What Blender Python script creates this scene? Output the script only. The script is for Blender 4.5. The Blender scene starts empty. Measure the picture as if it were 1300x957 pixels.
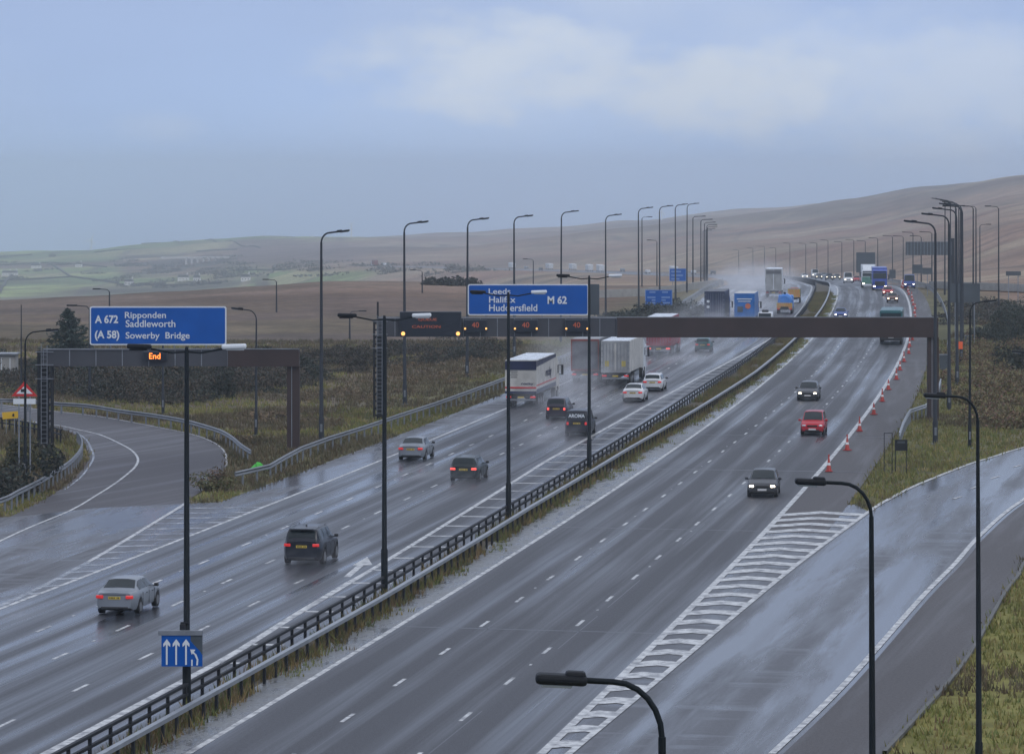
import bpy, bmesh, math, random
import numpy as np
from mathutils import Vector, Matrix
random.seed(7); RNG = np.random.default_rng(11)
R = math.radians
scene = bpy.context.scene
COL = scene.collection

# ------------------------------------------------------------------ camera, sky, sun, exposure
CAM_H, FPX, HOR = 18.2, 4700.0, 233.0
cam_d = bpy.data.cameras.new('camera'); cam = bpy.data.objects.new('camera', cam_d); COL.objects.link(cam)
cam.location = (0, 0, CAM_H); cam.rotation_euler = (R(90), 0, 0)
cam_d.sensor_width = 36; cam_d.lens = FPX / 1300 * 36; cam_d.shift_y = -(478.5 - HOR) / 1300
cam_d.clip_start = 1; cam_d.clip_end = 60000
scene.camera = cam
SUN_EL, SUN_AZ = 38, 150          # degrees; azimuth the light comes from, clockwise from +Y
w = bpy.data.worlds.new('World'); scene.world = w; w.use_nodes = True
nt = w.node_tree; nt.nodes.clear(); N = nt.nodes.new; L = nt.links.new
tc = N('ShaderNodeTexCoord'); sep = N('ShaderNodeSeparateXYZ'); L(tc.outputs['Generated'], sep.inputs[0])
mx = N('ShaderNodeMath'); mx.operation = 'MAXIMUM'; mx.inputs[1].default_value = 0.012; L(sep.outputs['Z'], mx.inputs[0])
cmb = N('ShaderNodeCombineXYZ'); L(sep.outputs['X'], cmb.inputs[0]); L(sep.outputs['Y'], cmb.inputs[1]); L(mx.outputs[0], cmb.inputs[2])
sky = N('ShaderNodeTexSky'); sky.sky_type = 'NISHITA'; sky.sun_disc = False
sky.sun_elevation = R(SUN_EL); sky.sun_rotation = R(SUN_AZ); sky.altitude = 370; sky.dust_density = 3
L(cmb.outputs[0], sky.inputs[0])
bg1 = N('ShaderNodeBackground'); bg1.inputs[1].default_value = 0.06; L(sky.outputs[0], bg1.inputs[0])
grad = N('ShaderNodeValToRGB'); L(sep.outputs['Z'], grad.inputs[0])
e = grad.color_ramp.elements
e[0].position = 0.0; e[0].color = (0.45, 0.62, 0.96, 1)
e[1].position = 1.0; e[1].color = (.88, .92, 1.06, 1)
for p, c in ((0.012, (0.44, 0.61, 0.94, 1)), (0.05, (0.41, 0.54, 0.84, 1)), (0.16, (0.50, 0.60, 0.84, 1)), (0.5, (0.78, 0.85, 1.02, 1))):
    q = e.new(p); q.color = c
mp = N('ShaderNodeMapping'); mp.inputs['Scale'].default_value = (9, 9, 17); mp.inputs['Location'].default_value = (1.3, 0.4, 0.35)
L(tc.outputs['Generated'], mp.inputs[0])
n1 = N('ShaderNodeTexNoise'); n1.inputs['Scale'].default_value = 1.15; n1.inputs['Detail'].default_value = 5; n1.inputs['Roughness'].default_value = 0.5
n1.inputs['Distortion'].default_value = 0.25
L(mp.outputs[0], n1.inputs['Vector'])
cr = N('ShaderNodeValToRGB'); L(n1.outputs['Fac'], cr.inputs[0])
cr.color_ramp.elements[0].position = 0.44; cr.color_ramp.elements[1].position = 0.72
lift = N('ShaderNodeMapRange'); lift.inputs['From Min'].default_value = 0.004; lift.inputs['From Max'].default_value = 0.02
L(sep.outputs['Z'], lift.inputs['Value'])
mul = N('ShaderNodeMath'); mul.operation = 'MULTIPLY'; L(cr.outputs[0], mul.inputs[0]); L(lift.outputs[0], mul.inputs[1])
# a bright cloud bank to the right of the view axis
side = N('ShaderNodeMapRange'); side.inputs['From Min'].default_value = -0.10; side.inputs['From Max'].default_value = 0.06
L(sep.outputs['X'], side.inputs['Value']); side.inputs['To Min'].default_value = 0.25
mul2 = N('ShaderNodeMath'); mul2.operation = 'MULTIPLY'; L(mul.outputs[0], mul2.inputs[0]); L(side.outputs[0], mul2.inputs[1])
def M2(op, a, b):
    q = N('ShaderNodeMath'); q.operation = op
    for i, v in enumerate((a, b)):
        if isinstance(v, (int, float)): q.inputs[i].default_value = v
        else: L(v, q.inputs[i])
    return q.outputs[0]
n3 = N('ShaderNodeTexNoise'); n3.inputs['Scale'].default_value = 5.5; n3.inputs['Detail'].default_value = 6; n3.inputs['Roughness'].default_value = .55; L(mp.outputs[0], n3.inputs['Vector'])
acc = M2('MULTIPLY', mul2.outputs[0], .55)
for cx, cz, sx, sz, amp in ((.000, .0310, .046, .0150, .85), (.056, .0255, .040, .0140, .9), (.118, .0260, .070, .0200, .6), (-.096, .0150, .012, .0050, .25)):
    dx = M2('DIVIDE', M2('SUBTRACT', sep.outputs['X'], cx), sx); dz = M2('DIVIDE', M2('SUBTRACT', sep.outputs['Z'], cz), sz)
    dd = M2('ADD', M2('MULTIPLY', dx, dx), M2('MULTIPLY', dz, dz)); v = M2('ADD', M2('SUBTRACT', 1.0, dd), M2('MULTIPLY', M2('SUBTRACT', n3.outputs['Fac'], .5), 3.4))
    sm_ = N('ShaderNodeMapRange'); sm_.interpolation_type = 'SMOOTHSTEP'; sm_.inputs['From Min'].default_value = -.7; sm_.inputs['From Max'].default_value = 1.5; sm_.inputs['To Max'].default_value = amp; L(v, sm_.inputs['Value'])
    front = M2('GREATER_THAN', sep.outputs['Y'], 0.0); acc = M2('MAXIMUM', acc, M2('MULTIPLY', sm_.outputs[0], front))
mixc = N('ShaderNodeMixRGB'); L(acc, mixc.inputs[0]); L(grad.outputs[0], mixc.inputs[1]); mixc.inputs[2].default_value = (0.70, 0.77, 0.88, 1)
# broad uneven grey tone
mp2 = N('ShaderNodeMapping'); mp2.inputs['Scale'].default_value = (3.5, 3.5, 14); L(tc.outputs['Generated'], mp2.inputs[0])
n2 = N('ShaderNodeTexNoise'); n2.inputs['Scale'].default_value = 1.4; n2.inputs['Detail'].default_value = 3; L(mp2.outputs[0], n2.inputs['Vector'])
mr = N('ShaderNodeMapRange'); mr.inputs['From Min'].default_value = 0.3; mr.inputs['From Max'].default_value = 0.7
mr.inputs['To Min'].default_value = 0.93; mr.inputs['To Max'].default_value = 1.07; L(n2.outputs['Fac'], mr.inputs['Value'])
mm = N('ShaderNodeVectorMath'); mm.operation = 'SCALE'; L(mixc.outputs[0], mm.inputs[0]); L(mr.outputs[0], mm.inputs['Scale'])
bg2 = N('ShaderNodeBackground'); bg2.inputs[1].default_value = 1.0; L(mm.outputs[0], bg2.inputs[0])
mixs = N('ShaderNodeMixShader'); mixs.inputs[0].default_value = 0.88
L(bg1.outputs[0], mixs.inputs[1]); L(bg2.outputs[0], mixs.inputs[2])
wo = N('ShaderNodeOutputWorld'); L(mixs.outputs[0], wo.inputs[0])
sd = bpy.data.lights.new('sun', 'SUN'); sun = bpy.data.objects.new('sun', sd); COL.objects.link(sun)
sd.energy = 0.8; sd.angle = R(25); sd.color = (1.0, 0.96, 0.9)
sdir = Vector((math.sin(R(SUN_AZ)) * math.cos(R(SUN_EL)), math.cos(R(SUN_AZ)) * math.cos(R(SUN_EL)), math.sin(R(SUN_EL))))
sun.rotation_euler = sdir.to_track_quat('Z', 'Y').to_euler()
vs = scene.view_settings; vs.view_transform = 'Standard'; vs.look = 'None'; vs.exposure = 0.0; vs.gamma = 1.0; vs.use_curve_mapping = False
scene.render.engine = 'CYCLES'
cy = scene.cycles; cy.use_denoising = True; cy.denoiser = 'OPENIMAGEDENOISE'
cy.max_bounces = 9; cy.diffuse_bounces = 2; cy.glossy_bounces = 3; cy.transmission_bounces = 4; cy.volume_bounces = 6; cy.transparent_max_bounces = 12
cy.volume_step_rate = 2.0; cy.volume_max_steps = 64; cy.sample_clamp_indirect = 3.0
cy.caustics_reflective = False; cy.caustics_refractive = False

# ------------------------------------------------------------------ materials
MATS = {}
def pmat(name, col, rough=0.6, metal=0.0, spec=0.5, emis=None, es=0.0, var=0.0, vscale=3.0, coat=0.0, bump=0.0):
    if name in MATS: return MATS[name]
    m = bpy.data.materials.new(name); m.use_nodes = True; t = m.node_tree; b = t.nodes['Principled BSDF']
    b.inputs['Base Color'].default_value = (*col, 1); b.inputs['Roughness'].default_value = rough
    b.inputs['Metallic'].default_value = metal; b.inputs['Specular IOR Level'].default_value = spec
    b.inputs['Coat Weight'].default_value = coat; b.inputs['Coat Roughness'].default_value = 0.08
    if emis: b.inputs['Emission Color'].default_value = (*emis, 1); b.inputs['Emission Strength'].default_value = es
    if var > 0:
        c = t.nodes.new('ShaderNodeTexCoord'); n = t.nodes.new('ShaderNodeTexNoise'); n.inputs['Scale'].default_value = vscale; n.inputs['Detail'].default_value = 6
        t.links.new(c.outputs['Object'], n.inputs['Vector'])
        r = t.nodes.new('ShaderNodeMapRange'); r.inputs['From Min'].default_value = .3; r.inputs['From Max'].default_value = .7
        r.inputs['To Min'].default_value = 1 - var; r.inputs['To Max'].default_value = 1 + var * .6; t.links.new(n.outputs['Fac'], r.inputs['Value'])
        v = t.nodes.new('ShaderNodeVectorMath'); v.operation = 'SCALE'; v.inputs[0].default_value = col; t.links.new(r.outputs[0], v.inputs['Scale'])
        t.links.new(v.outputs[0], b.inputs['Base Color'])
        r2 = t.nodes.new('ShaderNodeMapRange'); r2.inputs['To Min'].default_value = max(.04, rough - .12); r2.inputs['To Max'].default_value = min(1, rough + .15)
        t.links.new(n.outputs['Fac'], r2.inputs['Value']); t.links.new(r2.outputs[0], b.inputs['Roughness'])
    MATS[name] = m; return m

def tarmac(name, base, r_dry, r_wet, su, sv, wet_lo, wet_hi, band=(0.0, 1, 1), track=0.0):
    """wet asphalt; UV = metres across, metres along"""
    m = bpy.data.materials.new(name); m.use_nodes = True; t = m.node_tree; b = t.nodes['Principled BSDF']; n = t.nodes.new; l = t.links.new
    uv = n('ShaderNodeUVMap')
    def noise(sc, detail=4, rough=.55, dist=0.0):
        mp = n('ShaderNodeMapping'); mp.inputs['Scale'].default_value = (*sc, 1); l(uv.outputs[0], mp.inputs[0])
        q = n('ShaderNodeTexNoise'); q.inputs['Scale'].default_value = 1; q.inputs['Detail'].default_value = detail; q.inputs['Roughness'].default_value = rough
        q.inputs['Distortion'].default_value = dist
        l(mp.outputs[0], q.inputs['Vector']); return q.outputs['Fac']
    def rng(v, a, bb, c, d):
        q = n('ShaderNodeMapRange'); q.inputs['From Min'].default_value = a; q.inputs['From Max'].default_value = bb
        q.inputs['To Min'].default_value = c; q.inputs['To Max'].default_value = d; l(v, q.inputs['Value']); return q.outputs[0]
    def op(o, a, bb):
        q = n('ShaderNodeMath'); q.operation = o
        for i, v in enumerate((a, bb)):
            if isinstance(v, (int, float)): q.inputs[i].default_value = v
            else: l(v, q.inputs[i])
        return q.outputs[0]
    streak = noise((su, sv), 5, .6, .3)
    patch = noise((0.09, 0.016), 3)
    grit = noise((9, 6), 3)
    wet = rng(op('ADD', op('MULTIPLY', streak, .62), op('MULTIPLY', patch, .38)), wet_lo, wet_hi, 0, 1)
    if band[0] > 0:
        bd = rng(noise((band[1], band[2]), 5, .65, .4), .48, .66, 0, band[0]); wet = op('MAXIMUM', wet, bd)
    if track > 0:      # worn wheel paths hold less water than the ridges between them
        sx = n('ShaderNodeSeparateXYZ'); l(uv.outputs[0], sx.inputs[0])
        s = n('ShaderNodeMath'); s.operation = 'SINE'; l(op('MULTIPLY', op('ADD', sx.outputs[0], .15), 2 * math.pi / 1.78), s.inputs[0])
        wet = op('ADD', wet, op('MULTIPLY', s.outputs[0], track))
    wet = op('MINIMUM', op('MAXIMUM', wet, 0.0), 1.0)
    l(rng(wet, 0, 1, r_dry, r_wet), b.inputs['Roughness'])
    k = op('MULTIPLY', rng(patch, .35, .65, .8, 1.18), rng(grit, .3, .7, .62, 1.4))
    k = op('MULTIPLY', k, rng(wet, 0, 1, 1.05, .8))
    v = n('ShaderNodeVectorMath'); v.operation = 'SCALE'; v.inputs[0].default_value = base; l(k, v.inputs['Scale']); l(v.outputs[0], b.inputs['Base Color'])
    bp = n('ShaderNodeBump'); bp.inputs['Distance'].default_value = .03; l(rng(wet, 0, 1, .6, .08), bp.inputs['Strength']); l(noise((22, 14), 2), bp.inputs['Height'])
    l(bp.outputs[0], b.inputs['Normal']); b.inputs['Specular IOR Level'].default_value = .5
    MATS[name] = m; return m

M_ROAD = tarmac('wet_asphalt', (.038, .040, .049), .60, .23, .9, .011, .45, .64, track=.20)
M_ROADE = tarmac('rain_streaked_asphalt', (.039, .042, .052), .58, .17, .9, .011, .42, .60, track=.22)
M_SHOULDER = tarmac('worn_shoulder_asphalt', (.052, .050, .056), .55, .20, .5, .05, .42, .56, band=(.8, .05, .8))
M_SLIP = tarmac('slip_road_asphalt', (.050, .046, .052), .60, .34, .8, .02, .5, .66)
M_SLIPWET = tarmac('puddled_slip_asphalt', (.044, .044, .052), .44, .15, .45, .03, .43, .56, band=(.6, .04, .55), track=.16)
M_RED = tarmac('reddish_asphalt', (.050, .045, .047), .62, .38, .7, .03, .50, .7)
M_MEDWET = tarmac('gritty_channel_concrete', (.16, .165, .17), .5, .1, 1.6, .5, .42, .6, band=(.7, .9, .7))
def paint_mat():
    m = bpy.data.materials.new('worn_white_paint'); m.use_nodes = True; t = m.node_tree; b = t.nodes['Principled BSDF']
    g = t.nodes.new('ShaderNodeNewGeometry'); n = t.nodes.new('ShaderNodeTexNoise'); n.inputs['Scale'].default_value = 1.6; n.inputs['Detail'].default_value = 8; n.inputs['Roughness'].default_value = .7
    t.links.new(g.outputs['Position'], n.inputs['Vector'])
    c = t.nodes.new('ShaderNodeValToRGB'); t.links.new(n.outputs['Fac'], c.inputs[0])
    c.color_ramp.elements[0].position = .38; c.color_ramp.elements[0].color = (.15, .15, .16, 1)
    c.color_ramp.elements[1].position = .56; c.color_ramp.elements[1].color = (.58, .59, .58, 1)
    t.links.new(c.outputs[0], b.inputs['Base Color']); b.inputs['Roughness'].default_value = .38
    return m
M_PAINT = paint_mat()
def faint_mat():
    m = bpy.data.materials.new('nearly_worn_off_paint'); m.use_nodes = True; t = m.node_tree; b = t.nodes['Principled BSDF']
    g = t.nodes.new('ShaderNodeNewGeometry'); n = t.nodes.new('ShaderNodeTexNoise'); n.inputs['Scale'].default_value = 1.1; n.inputs['Detail'].default_value = 9; n.inputs['Roughness'].default_value = .75
    t.links.new(g.outputs['Position'], n.inputs['Vector'])
    c = t.nodes.new('ShaderNodeValToRGB'); t.links.new(n.outputs['Fac'], c.inputs[0])
    c.color_ramp.elements[0].position = .46; c.color_ramp.elements[0].color = (.07, .07, .075, 1)
    c.color_ramp.elements[1].position = .62; c.color_ramp.elements[1].color = (.42, .43, .43, 1)
    t.links.new(c.outputs[0], b.inputs['Base Color']); b.inputs['Roughness'].default_value = .25
    return m
M_FAINT = faint_mat()

def attr_mat(name, rough=.8, spec=.3, attr='col', nscale=0.0, namp=.0, transl=False):
    m = bpy.data.materials.new(name); m.use_nodes = True; t = m.node_tree; b = t.nodes['Principled BSDF']
    a = t.nodes.new('ShaderNodeAttribute'); a.attribute_name = attr
    src = a.outputs['Color']
    if nscale:
        g = t.nodes.new('ShaderNodeNewGeometry')
        tot = None
        for sc, amp in ((nscale, namp), (nscale * .12, namp * .9), (nscale * .018, namp * .9)):
            n = t.nodes.new('ShaderNodeTexNoise'); n.inputs['Scale'].default_value = sc; n.inputs['Detail'].default_value = 6; n.inputs['Roughness'].default_value = .65
            t.links.new(g.outputs['Position'], n.inputs['Vector'])
            r = t.nodes.new('ShaderNodeMapRange'); r.inputs['From Min'].default_value = .3; r.inputs['From Max'].default_value = .7
            r.inputs['To Min'].default_value = 1 - amp; r.inputs['To Max'].default_value = 1 + amp; t.links.new(n.outputs['Fac'], r.inputs['Value'])
            if tot is None: tot = r.outputs[0]
            else:
                q = t.nodes.new('ShaderNodeMath'); q.operation = 'MULTIPLY'; t.links.new(tot, q.inputs[0]); t.links.new(r.outputs[0], q.inputs[1]); tot = q.outputs[0]
        v = t.nodes.new('ShaderNodeVectorMath'); v.operation = 'SCALE'; t.links.new(src, v.inputs[0]); t.links.new(tot, v.inputs['Scale']); src = v.outputs[0]
    t.links.new(src, b.inputs['Base Color']); b.inputs['Roughness'].default_value = rough; b.inputs['Specular IOR Level'].default_value = spec
    return m
M_GROUND = attr_mat('moor_ground', .9, .15, nscale=.55, namp=.36)
M_LEAF = attr_mat('leaf_and_blade', .7, .25)

M = dict(
 galv=pmat('galvanised_steel', (.33, .35, .37), .42, .8, var=.2, vscale=2),
 galvdull=pmat('weathered_galvanised_steel', (.23, .25, .28), .5, .5, var=.25, vscale=1.5),
 darkst=pmat('dark_painted_steel', (.014, .016, .021), .6, .0, spec=.25, var=.25, vscale=2),
 lampgrey=pmat('grey_lamp_column_paint', (.030, .036, .046), .7, .0, spec=.2, var=.2, vscale=1),
 polegreen=pmat('dark_green_column_paint', (.004, .008, .012), .6, .0, spec=.2, var=.3, vscale=.7),
 head=pmat('dark_lamp_housing', (.007, .009, .013), .6, .0, spec=.2),
 headw=pmat('pale_lamp_housing', (.62, .66, .70), .3, .0),
 lens=pmat('lamp_lens', (.32, .35, .38), .15, 0),
 brown=pmat('brown_gantry_cladding', (.048, .034, .034), .7, .0, spec=.25, var=.18, vscale=.6),
 greyp=pmat('grey_gantry_cladding', (.055, .058, .070), .5, .2, var=.15, vscale=.5),
 blue=pmat('sign_blue', (.0, .080, .36), .5, 0, spec=.2, var=.12, vscale=.5),
 white=pmat('sign_white', (.62, .66, .70), .4, 0),
 signback=pmat('sign_back_grey', (.075, .09, .105), .5, .4, var=.2, vscale=.6),
 vms=pmat('matrix_screen_black', (.006, .009, .018), .3, 0),
 vmsbox=pmat('matrix_case_dark', (.022, .030, .045), .45, 0),
 amber=pmat('amber_lamp', (.9, .5, .1), .4, emis=(1.0, .46, .14), es=1.6),
 orange=pmat('orange_led', (.6, .15, .02), .4, emis=(1.0, .22, .03), es=3.2),
 redled=pmat('red_led', (.10, .03, .02), .4, emis=(1.0, .20, .08), es=.24),
 tyre=pmat('tyre_rubber', (.018, .018, .020), .7, var=.2), rim=pmat('alloy_rim', (.30, .31, .33), .35, .8),
 glass=pmat('tinted_car_glass', (.010, .018, .022), .12, 0, spec=.35),
 under=pmat('underbody_black', (.012, .012, .014), .7), plastic=pmat('black_trim_plastic', (.020, .021, .024), .5),
 platey=pmat('yellow_number_plate', (.55, .40, .05), .45), platew=pmat('white_number_plate', (.6, .6, .6), .45),
 ink=pmat('black_ink', (.012, .012, .014), .5),
 tailoff=pmat('red_tail_lens', (.26, .012, .016), .2, emis=(1, .05, .05), es=.10, coat=.4),
 tail=pmat('lit_tail_lens', (.5, .02, .02), .25, emis=(1, .05, .05), es=.28),
 brake=pmat('bright_brake_lens', (.7, .05, .04), .25, emis=(1, .12, .10), es=1.0),
 headon=pmat('lit_headlamp', (.9, .85, .7), .2, emis=(1, .86, .64), es=6),
 headoff=pmat('unlit_headlamp', (.55, .57, .6), .12, coat=.5),
 conered=pmat('cone_orange_red', (.42, .045, .032), .5, var=.2, vscale=6), conew=pmat('cone_white_sleeve', (.68, .68, .68), .4),
 conebase=pmat('cone_base_red', (.35, .02, .02), .6),
 concrete=pmat('concrete', (.30, .30, .29), .8, var=.2, vscale=.8), kerb=pmat('dirty_kerb', (.10, .10, .095), .6, var=.4, vscale=1.2),
 stone=pmat('pale_stone_wall', (.74, .73, .70), .8, var=.15), slate=pmat('slate_roof', (.09, .095, .10), .6),
 textblue=pmat('faded_sign_writing', (.16, .26, .50), .5), rail=pmat('grimy_rail_steel', (.20, .215, .235), .5, .6, var=.35, vscale=.8), viad=pmat('pale_viaduct_concrete', (.58, .57, .54), .8), drystone=pmat('dark_field_wall', (.06, .058, .05), .9), turb=pmat('turbine_white', (.78, .80, .82), .5), bark=pmat('bark', (.05, .042, .036), .9, var=.3, vscale=4),
 yellow=pmat('yellow_sign_face', (.62, .38, .02), .5), redpaint=pmat('sign_red', (.5, .02, .02), .45),
 chevy=pmat('chevron_yellow', (.42, .34, .07), .4), chevr=pmat('chevron_orange_red', (.50, .13, .05), .4),
 greenbag=pmat('bright_green_sheet', (.05, .42, .04), .6), marker=pmat('marker_orange', (.8, .12, .03), .5),
)

# ------------------------------------------------------------------ helpers
def link(o): COL.objects.link(o); return o
def thing(name, label, cat, loc=(0, 0, 0), rz=0.0, group=None):
    o = bpy.data.objects.new(name, None); link(o); o.empty_display_size = .3
    o.location = loc; o.rotation_euler = (0, 0, rz); o['label'] = label; o['category'] = cat
    if group: o['group'] = group
    return o
def tag(o, label=None, cat=None, group=None, kind=None):
    if label: o['label'] = label
    if cat: o['category'] = cat
    if group: o['group'] = group
    if kind: o['kind'] = kind
    return o
class MB:
    def __init__(s): s.v = []; s.f = []; s.smooth = []
    def add(s, vs, fs, sm=False):
        k = len(s.v); s.v += [tuple(p) for p in vs]; s.f += [tuple(i + k for i in f) for f in fs]; s.smooth += [sm] * len(fs); return s
    def box(s, c, d, rot=None, bev=0.0):
        x, y, z = (q / 2 for q in d)
        if bev > 0:
            b = min(bev, x * .9, y * .9, z * .9); bm = bmesh.new(); bmesh.ops.create_cube(bm, size=1)
            for q in bm.verts: q.co = Vector((q.co.x * d[0], q.co.y * d[1], q.co.z * d[2]))
            bmesh.ops.bevel(bm, geom=bm.edges[:], offset=b, segments=2, affect='EDGES', profile=.5)
            bm.verts.index_update(); vs = [q.co.copy() for q in bm.verts]; fs = [[q.index for q in f.verts] for f in bm.faces]; bm.free(); sm = False
        else:
            vs = [Vector((a * x, b * y, g * z)) for a in (-1, 1) for b in (-1, 1) for g in (-1, 1)]
            fs = [(0, 1, 3, 2), (4, 6, 7, 5), (0, 4, 5, 1), (2, 3, 7, 6), (0, 2, 6, 4), (1, 5, 7, 3)]; sm = False
        if rot is not None: vs = [rot @ q for q in vs]
        return s.add([q + Vector(c) for q in vs], fs, sm)
    def tube(s, pts, r, n=10, cap=True):
        pts = [Vector(p) for p in pts]; rs = r if isinstance(r, (list, tuple)) else [r] * len(pts); vs = []; fs = []
        up = Vector((0, 0, 1)); prev = None
        for i, p in enumerate(pts):
            d = (pts[min(i + 1, len(pts) - 1)] - pts[max(i - 1, 0)]).normalized()
            if prev is None:
                a = d.cross(up); a = a if a.length > .1 else d.cross(Vector((1, 0, 0)))
            else: a = prev - d * prev.dot(d)
            a.normalize(); prev = a; b = d.cross(a)
            for k in range(n):
                t = 2 * math.pi * k / n; vs.append(p + (a * math.cos(t) + b * math.sin(t)) * rs[i])
        for i in range(len(pts) - 1):
            for k in range(n): fs.append((i * n + k, i * n + (k + 1) % n, (i + 1) * n + (k + 1) % n, (i + 1) * n + k))
        s.add(vs, fs, True)
        if cap: s.add(vs[:n], [tuple(range(n))[::-1]]); s.add(vs[-n:], [tuple(range(n))])
        return s
    def cyl(s, c, r, h, axis='z', n=16, r2=None):
        d = {'x': Vector((1, 0, 0)), 'y': Vector((0, 1, 0)), 'z': Vector((0, 0, 1))}[axis]; c = Vector(c)
        return s.tube([c - d * h / 2, c + d * h / 2], [r, r if r2 is None else r2], n)
    def prism(s, pts2, y0, y1):
        """outline in XZ extruded along Y"""
        n = len(pts2); vs = [(p[0], y0, p[1]) for p in pts2] + [(p[0], y1, p[1]) for p in pts2]
        fs = [tuple(range(n)), tuple(range(n, 2 * n))[::-1]] + [(i, i + n, (i + 1) % n + n, (i + 1) % n) for i in range(n)]
        return s.add(vs, fs)
    def build(s, name, mat, parent=None, loc=None, label=None):
        me = bpy.data.meshes.new(name); me.from_pydata(s.v, [], s.f); me.polygons.foreach_set('use_smooth', s.smooth); me.materials.append(mat); me.update()
        bm = bmesh.new(); bm.from_mesh(me); bmesh.ops.recalc_face_normals(bm, faces=bm.faces); bm.to_mesh(me); bm.free()
        o = bpy.data.objects.new(name, me); link(o)
        if parent: o.parent = parent
        if loc is not None: o.location = loc
        if label: o['label'] = label
        return o
def kids(o): return [c for c in bpy.data.objects if c.parent == o]
def make_tree(o, out=None): return [(c, make_tree(c)) for c in kids(o)]
def copy_tree(o, tree, parent=None):
    c = o.copy(); link(c); c.parent = parent
    for ch, sub in tree: copy_tree(ch, sub, c)
    return c
def text(body, parent, mat, x, z, wd, ht, y=-.02, name='lettering', depth=.004, font_bold=0.0):
    """text facing -Y with its left edge at x, baseline at z, fitted to wd x ht"""
    c = bpy.data.curves.new(name, 'FONT'); c.body = body; c.size = 1; c.extrude = depth; c.offset = font_bold; c.resolution_u = 4
    o = bpy.data.objects.new(name, c); link(o); c.materials.append(mat)
    bpy.context.view_layer.update(); bb = o.bound_box
    x0, x1 = min(q[0] for q in bb), max(q[0] for q in bb); y0, y1 = min(q[1] for q in bb), max(q[1] for q in bb)
    sx = wd / max(1e-3, x1 - x0); sz = ht / max(1e-3, y1 - y0)
    me = bpy.data.meshes.new_from_object(o.evaluated_get(bpy.context.evaluated_depsgraph_get())); me.materials.clear(); me.materials.append(mat); bpy.data.objects.remove(o); o = bpy.data.objects.new(name, me); link(o)
    o.parent = parent; o.rotation_euler = (R(90), 0, 0); o.scale = (sx, sz, 1); o.location = (x - x0 * sx, y, z - y0 * sz)
    return o
ORD = ['first', 'second', 'third', 'fourth', 'fifth', 'sixth', 'seventh', 'eighth', 'ninth', 'tenth', 'eleventh', 'twelfth', 'thirteenth', 'fourteenth', 'fifteenth', 'sixteenth', 'seventeenth', 'eighteenth', 'nineteenth']
TENS = {2: 'twent', 3: 'thirt', 4: 'fort', 5: 'fift', 6: 'sixt', 7: 'sevent'}
def ordn(i):
    if i < 19: return ORD[i]
    k = i + 1; t, u = divmod(k, 10)
    return TENS[t] + 'ieth' if u == 0 else TENS[t] + 'y-' + ORD[u - 1]

# ------------------------------------------------------------------ measured geometry: the motorway's reference curve (metres)
def Xc(d): return -7.95e-5 * d * d + .188 * d - 31.45
def dXc(d): return -1.59e-4 * d + .188
_zd = np.arange(-200, 3400, 5.0)
_zz = np.interp(_zd, [-200, 630, 700, 786, 862, 1052, 1416, 2037, 2600, 3400], [0, 0, -1.2, -3.3, -4.8, -8.6, -17, -29.5, -40, -55])
_zz = np.convolve(np.pad(_zz, 6, 'edge'), np.ones(13) / 13, 'valid')
def zr(d): return float(np.interp(d, _zd, _zz))
def P(d, o, z=0.0):
    t = dXc(d); h = math.hypot(1, t); return Vector((Xc(d) + o / h, d - o * t / h, zr(d) + z))
def head(d): return math.atan(dXc(d))
def at(px, py, z=0.0):
    D = FPX * (CAM_H - z) / (py - HOR); return Vector(((px - 650) * D / FPX, D, z))
def xz(px, py, D): return (px - 650) * D / FPX, CAM_H - (py - HOR) * D / FPX
def find_d(px, off, lo=450, hi=2600):
    """distance at which the line at this offset passes the given bearing, beyond lo"""
    ds = np.arange(lo, hi, 2.0); f = [650 + FPX * P(d, off).x / P(d, off).y - px for d in ds]
    for i in range(len(ds) - 1):
        if f[i] >= 0 > f[i + 1]: return float(ds[i])
    return hi
def off_of(x, y):
    """signed offset from the reference curve and the curve's parameter"""
    d = y
    for _ in range(3):
        t = dXc(d); d = d + ((x - Xc(d)) * t + (y - d)) / (1 + t * t)
    t = dXc(d); return ((x - Xc(d)) - t * (y - d)) / np.sqrt(1 + t * t), d

# slip-road outlines, ground plan points
def pl(pts): return [tuple(at(*p)[:2]) for p in pts]
L_OUT = [(-160, 505), (-60, 509), (0, 513), (66, 521), (127, 528), (193, 540), (244, 550.5), (269, 559.5), (282, 568), (288, 578.5), (287, 592.5), (275, 610), (241, 633)]
L_INN = [(-160, 530), (0, 531.5), (63, 541.7), (90, 549), (104, 558), (109, 567), (113, 580), (107, 592), (94, 607.7), (62, 630.5), (28, 648), (0, 662), (-200, 760)]
L_CEN = [(0, 531), (40, 535), (76, 540.4), (96.4, 544.7), (127, 552), (152, 563), (167.5, 572), (175, 582), (172.6, 591), (165, 599), (147, 613), (122, 629), (89, 648), (25, 675), (-90, 730)]
L_LINE = [(-200, 846), (0, 769), (111.7, 713.5), (218, 650), (240, 636)]
def smooth_poly(pts, n=8):
    out = []
    for i in range(len(pts) - 1):
        p0 = pts[max(i - 1, 0)]; p1 = pts[i]; p2 = pts[i + 1]; p3 = pts[min(i + 2, len(pts) - 1)]
        for k in range(n):
            t = k / n
            out.append(tuple(.5 * (2 * p1[j] + (p2[j] - p0[j]) * t + (2 * p0[j] - 5 * p1[j] + 4 * p2[j] - p3[j]) * t * t + (3 * p1[j] - p0[j] - 3 * p2[j] + p3[j]) * t ** 3) for j in range(2)))
    out.append(tuple(pts[-1])); return out
lo_, li_, lc_ = smooth_poly(pl(L_OUT)), smooth_poly(pl(L_INN)), smooth_poly(pl(L_CEN))
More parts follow.
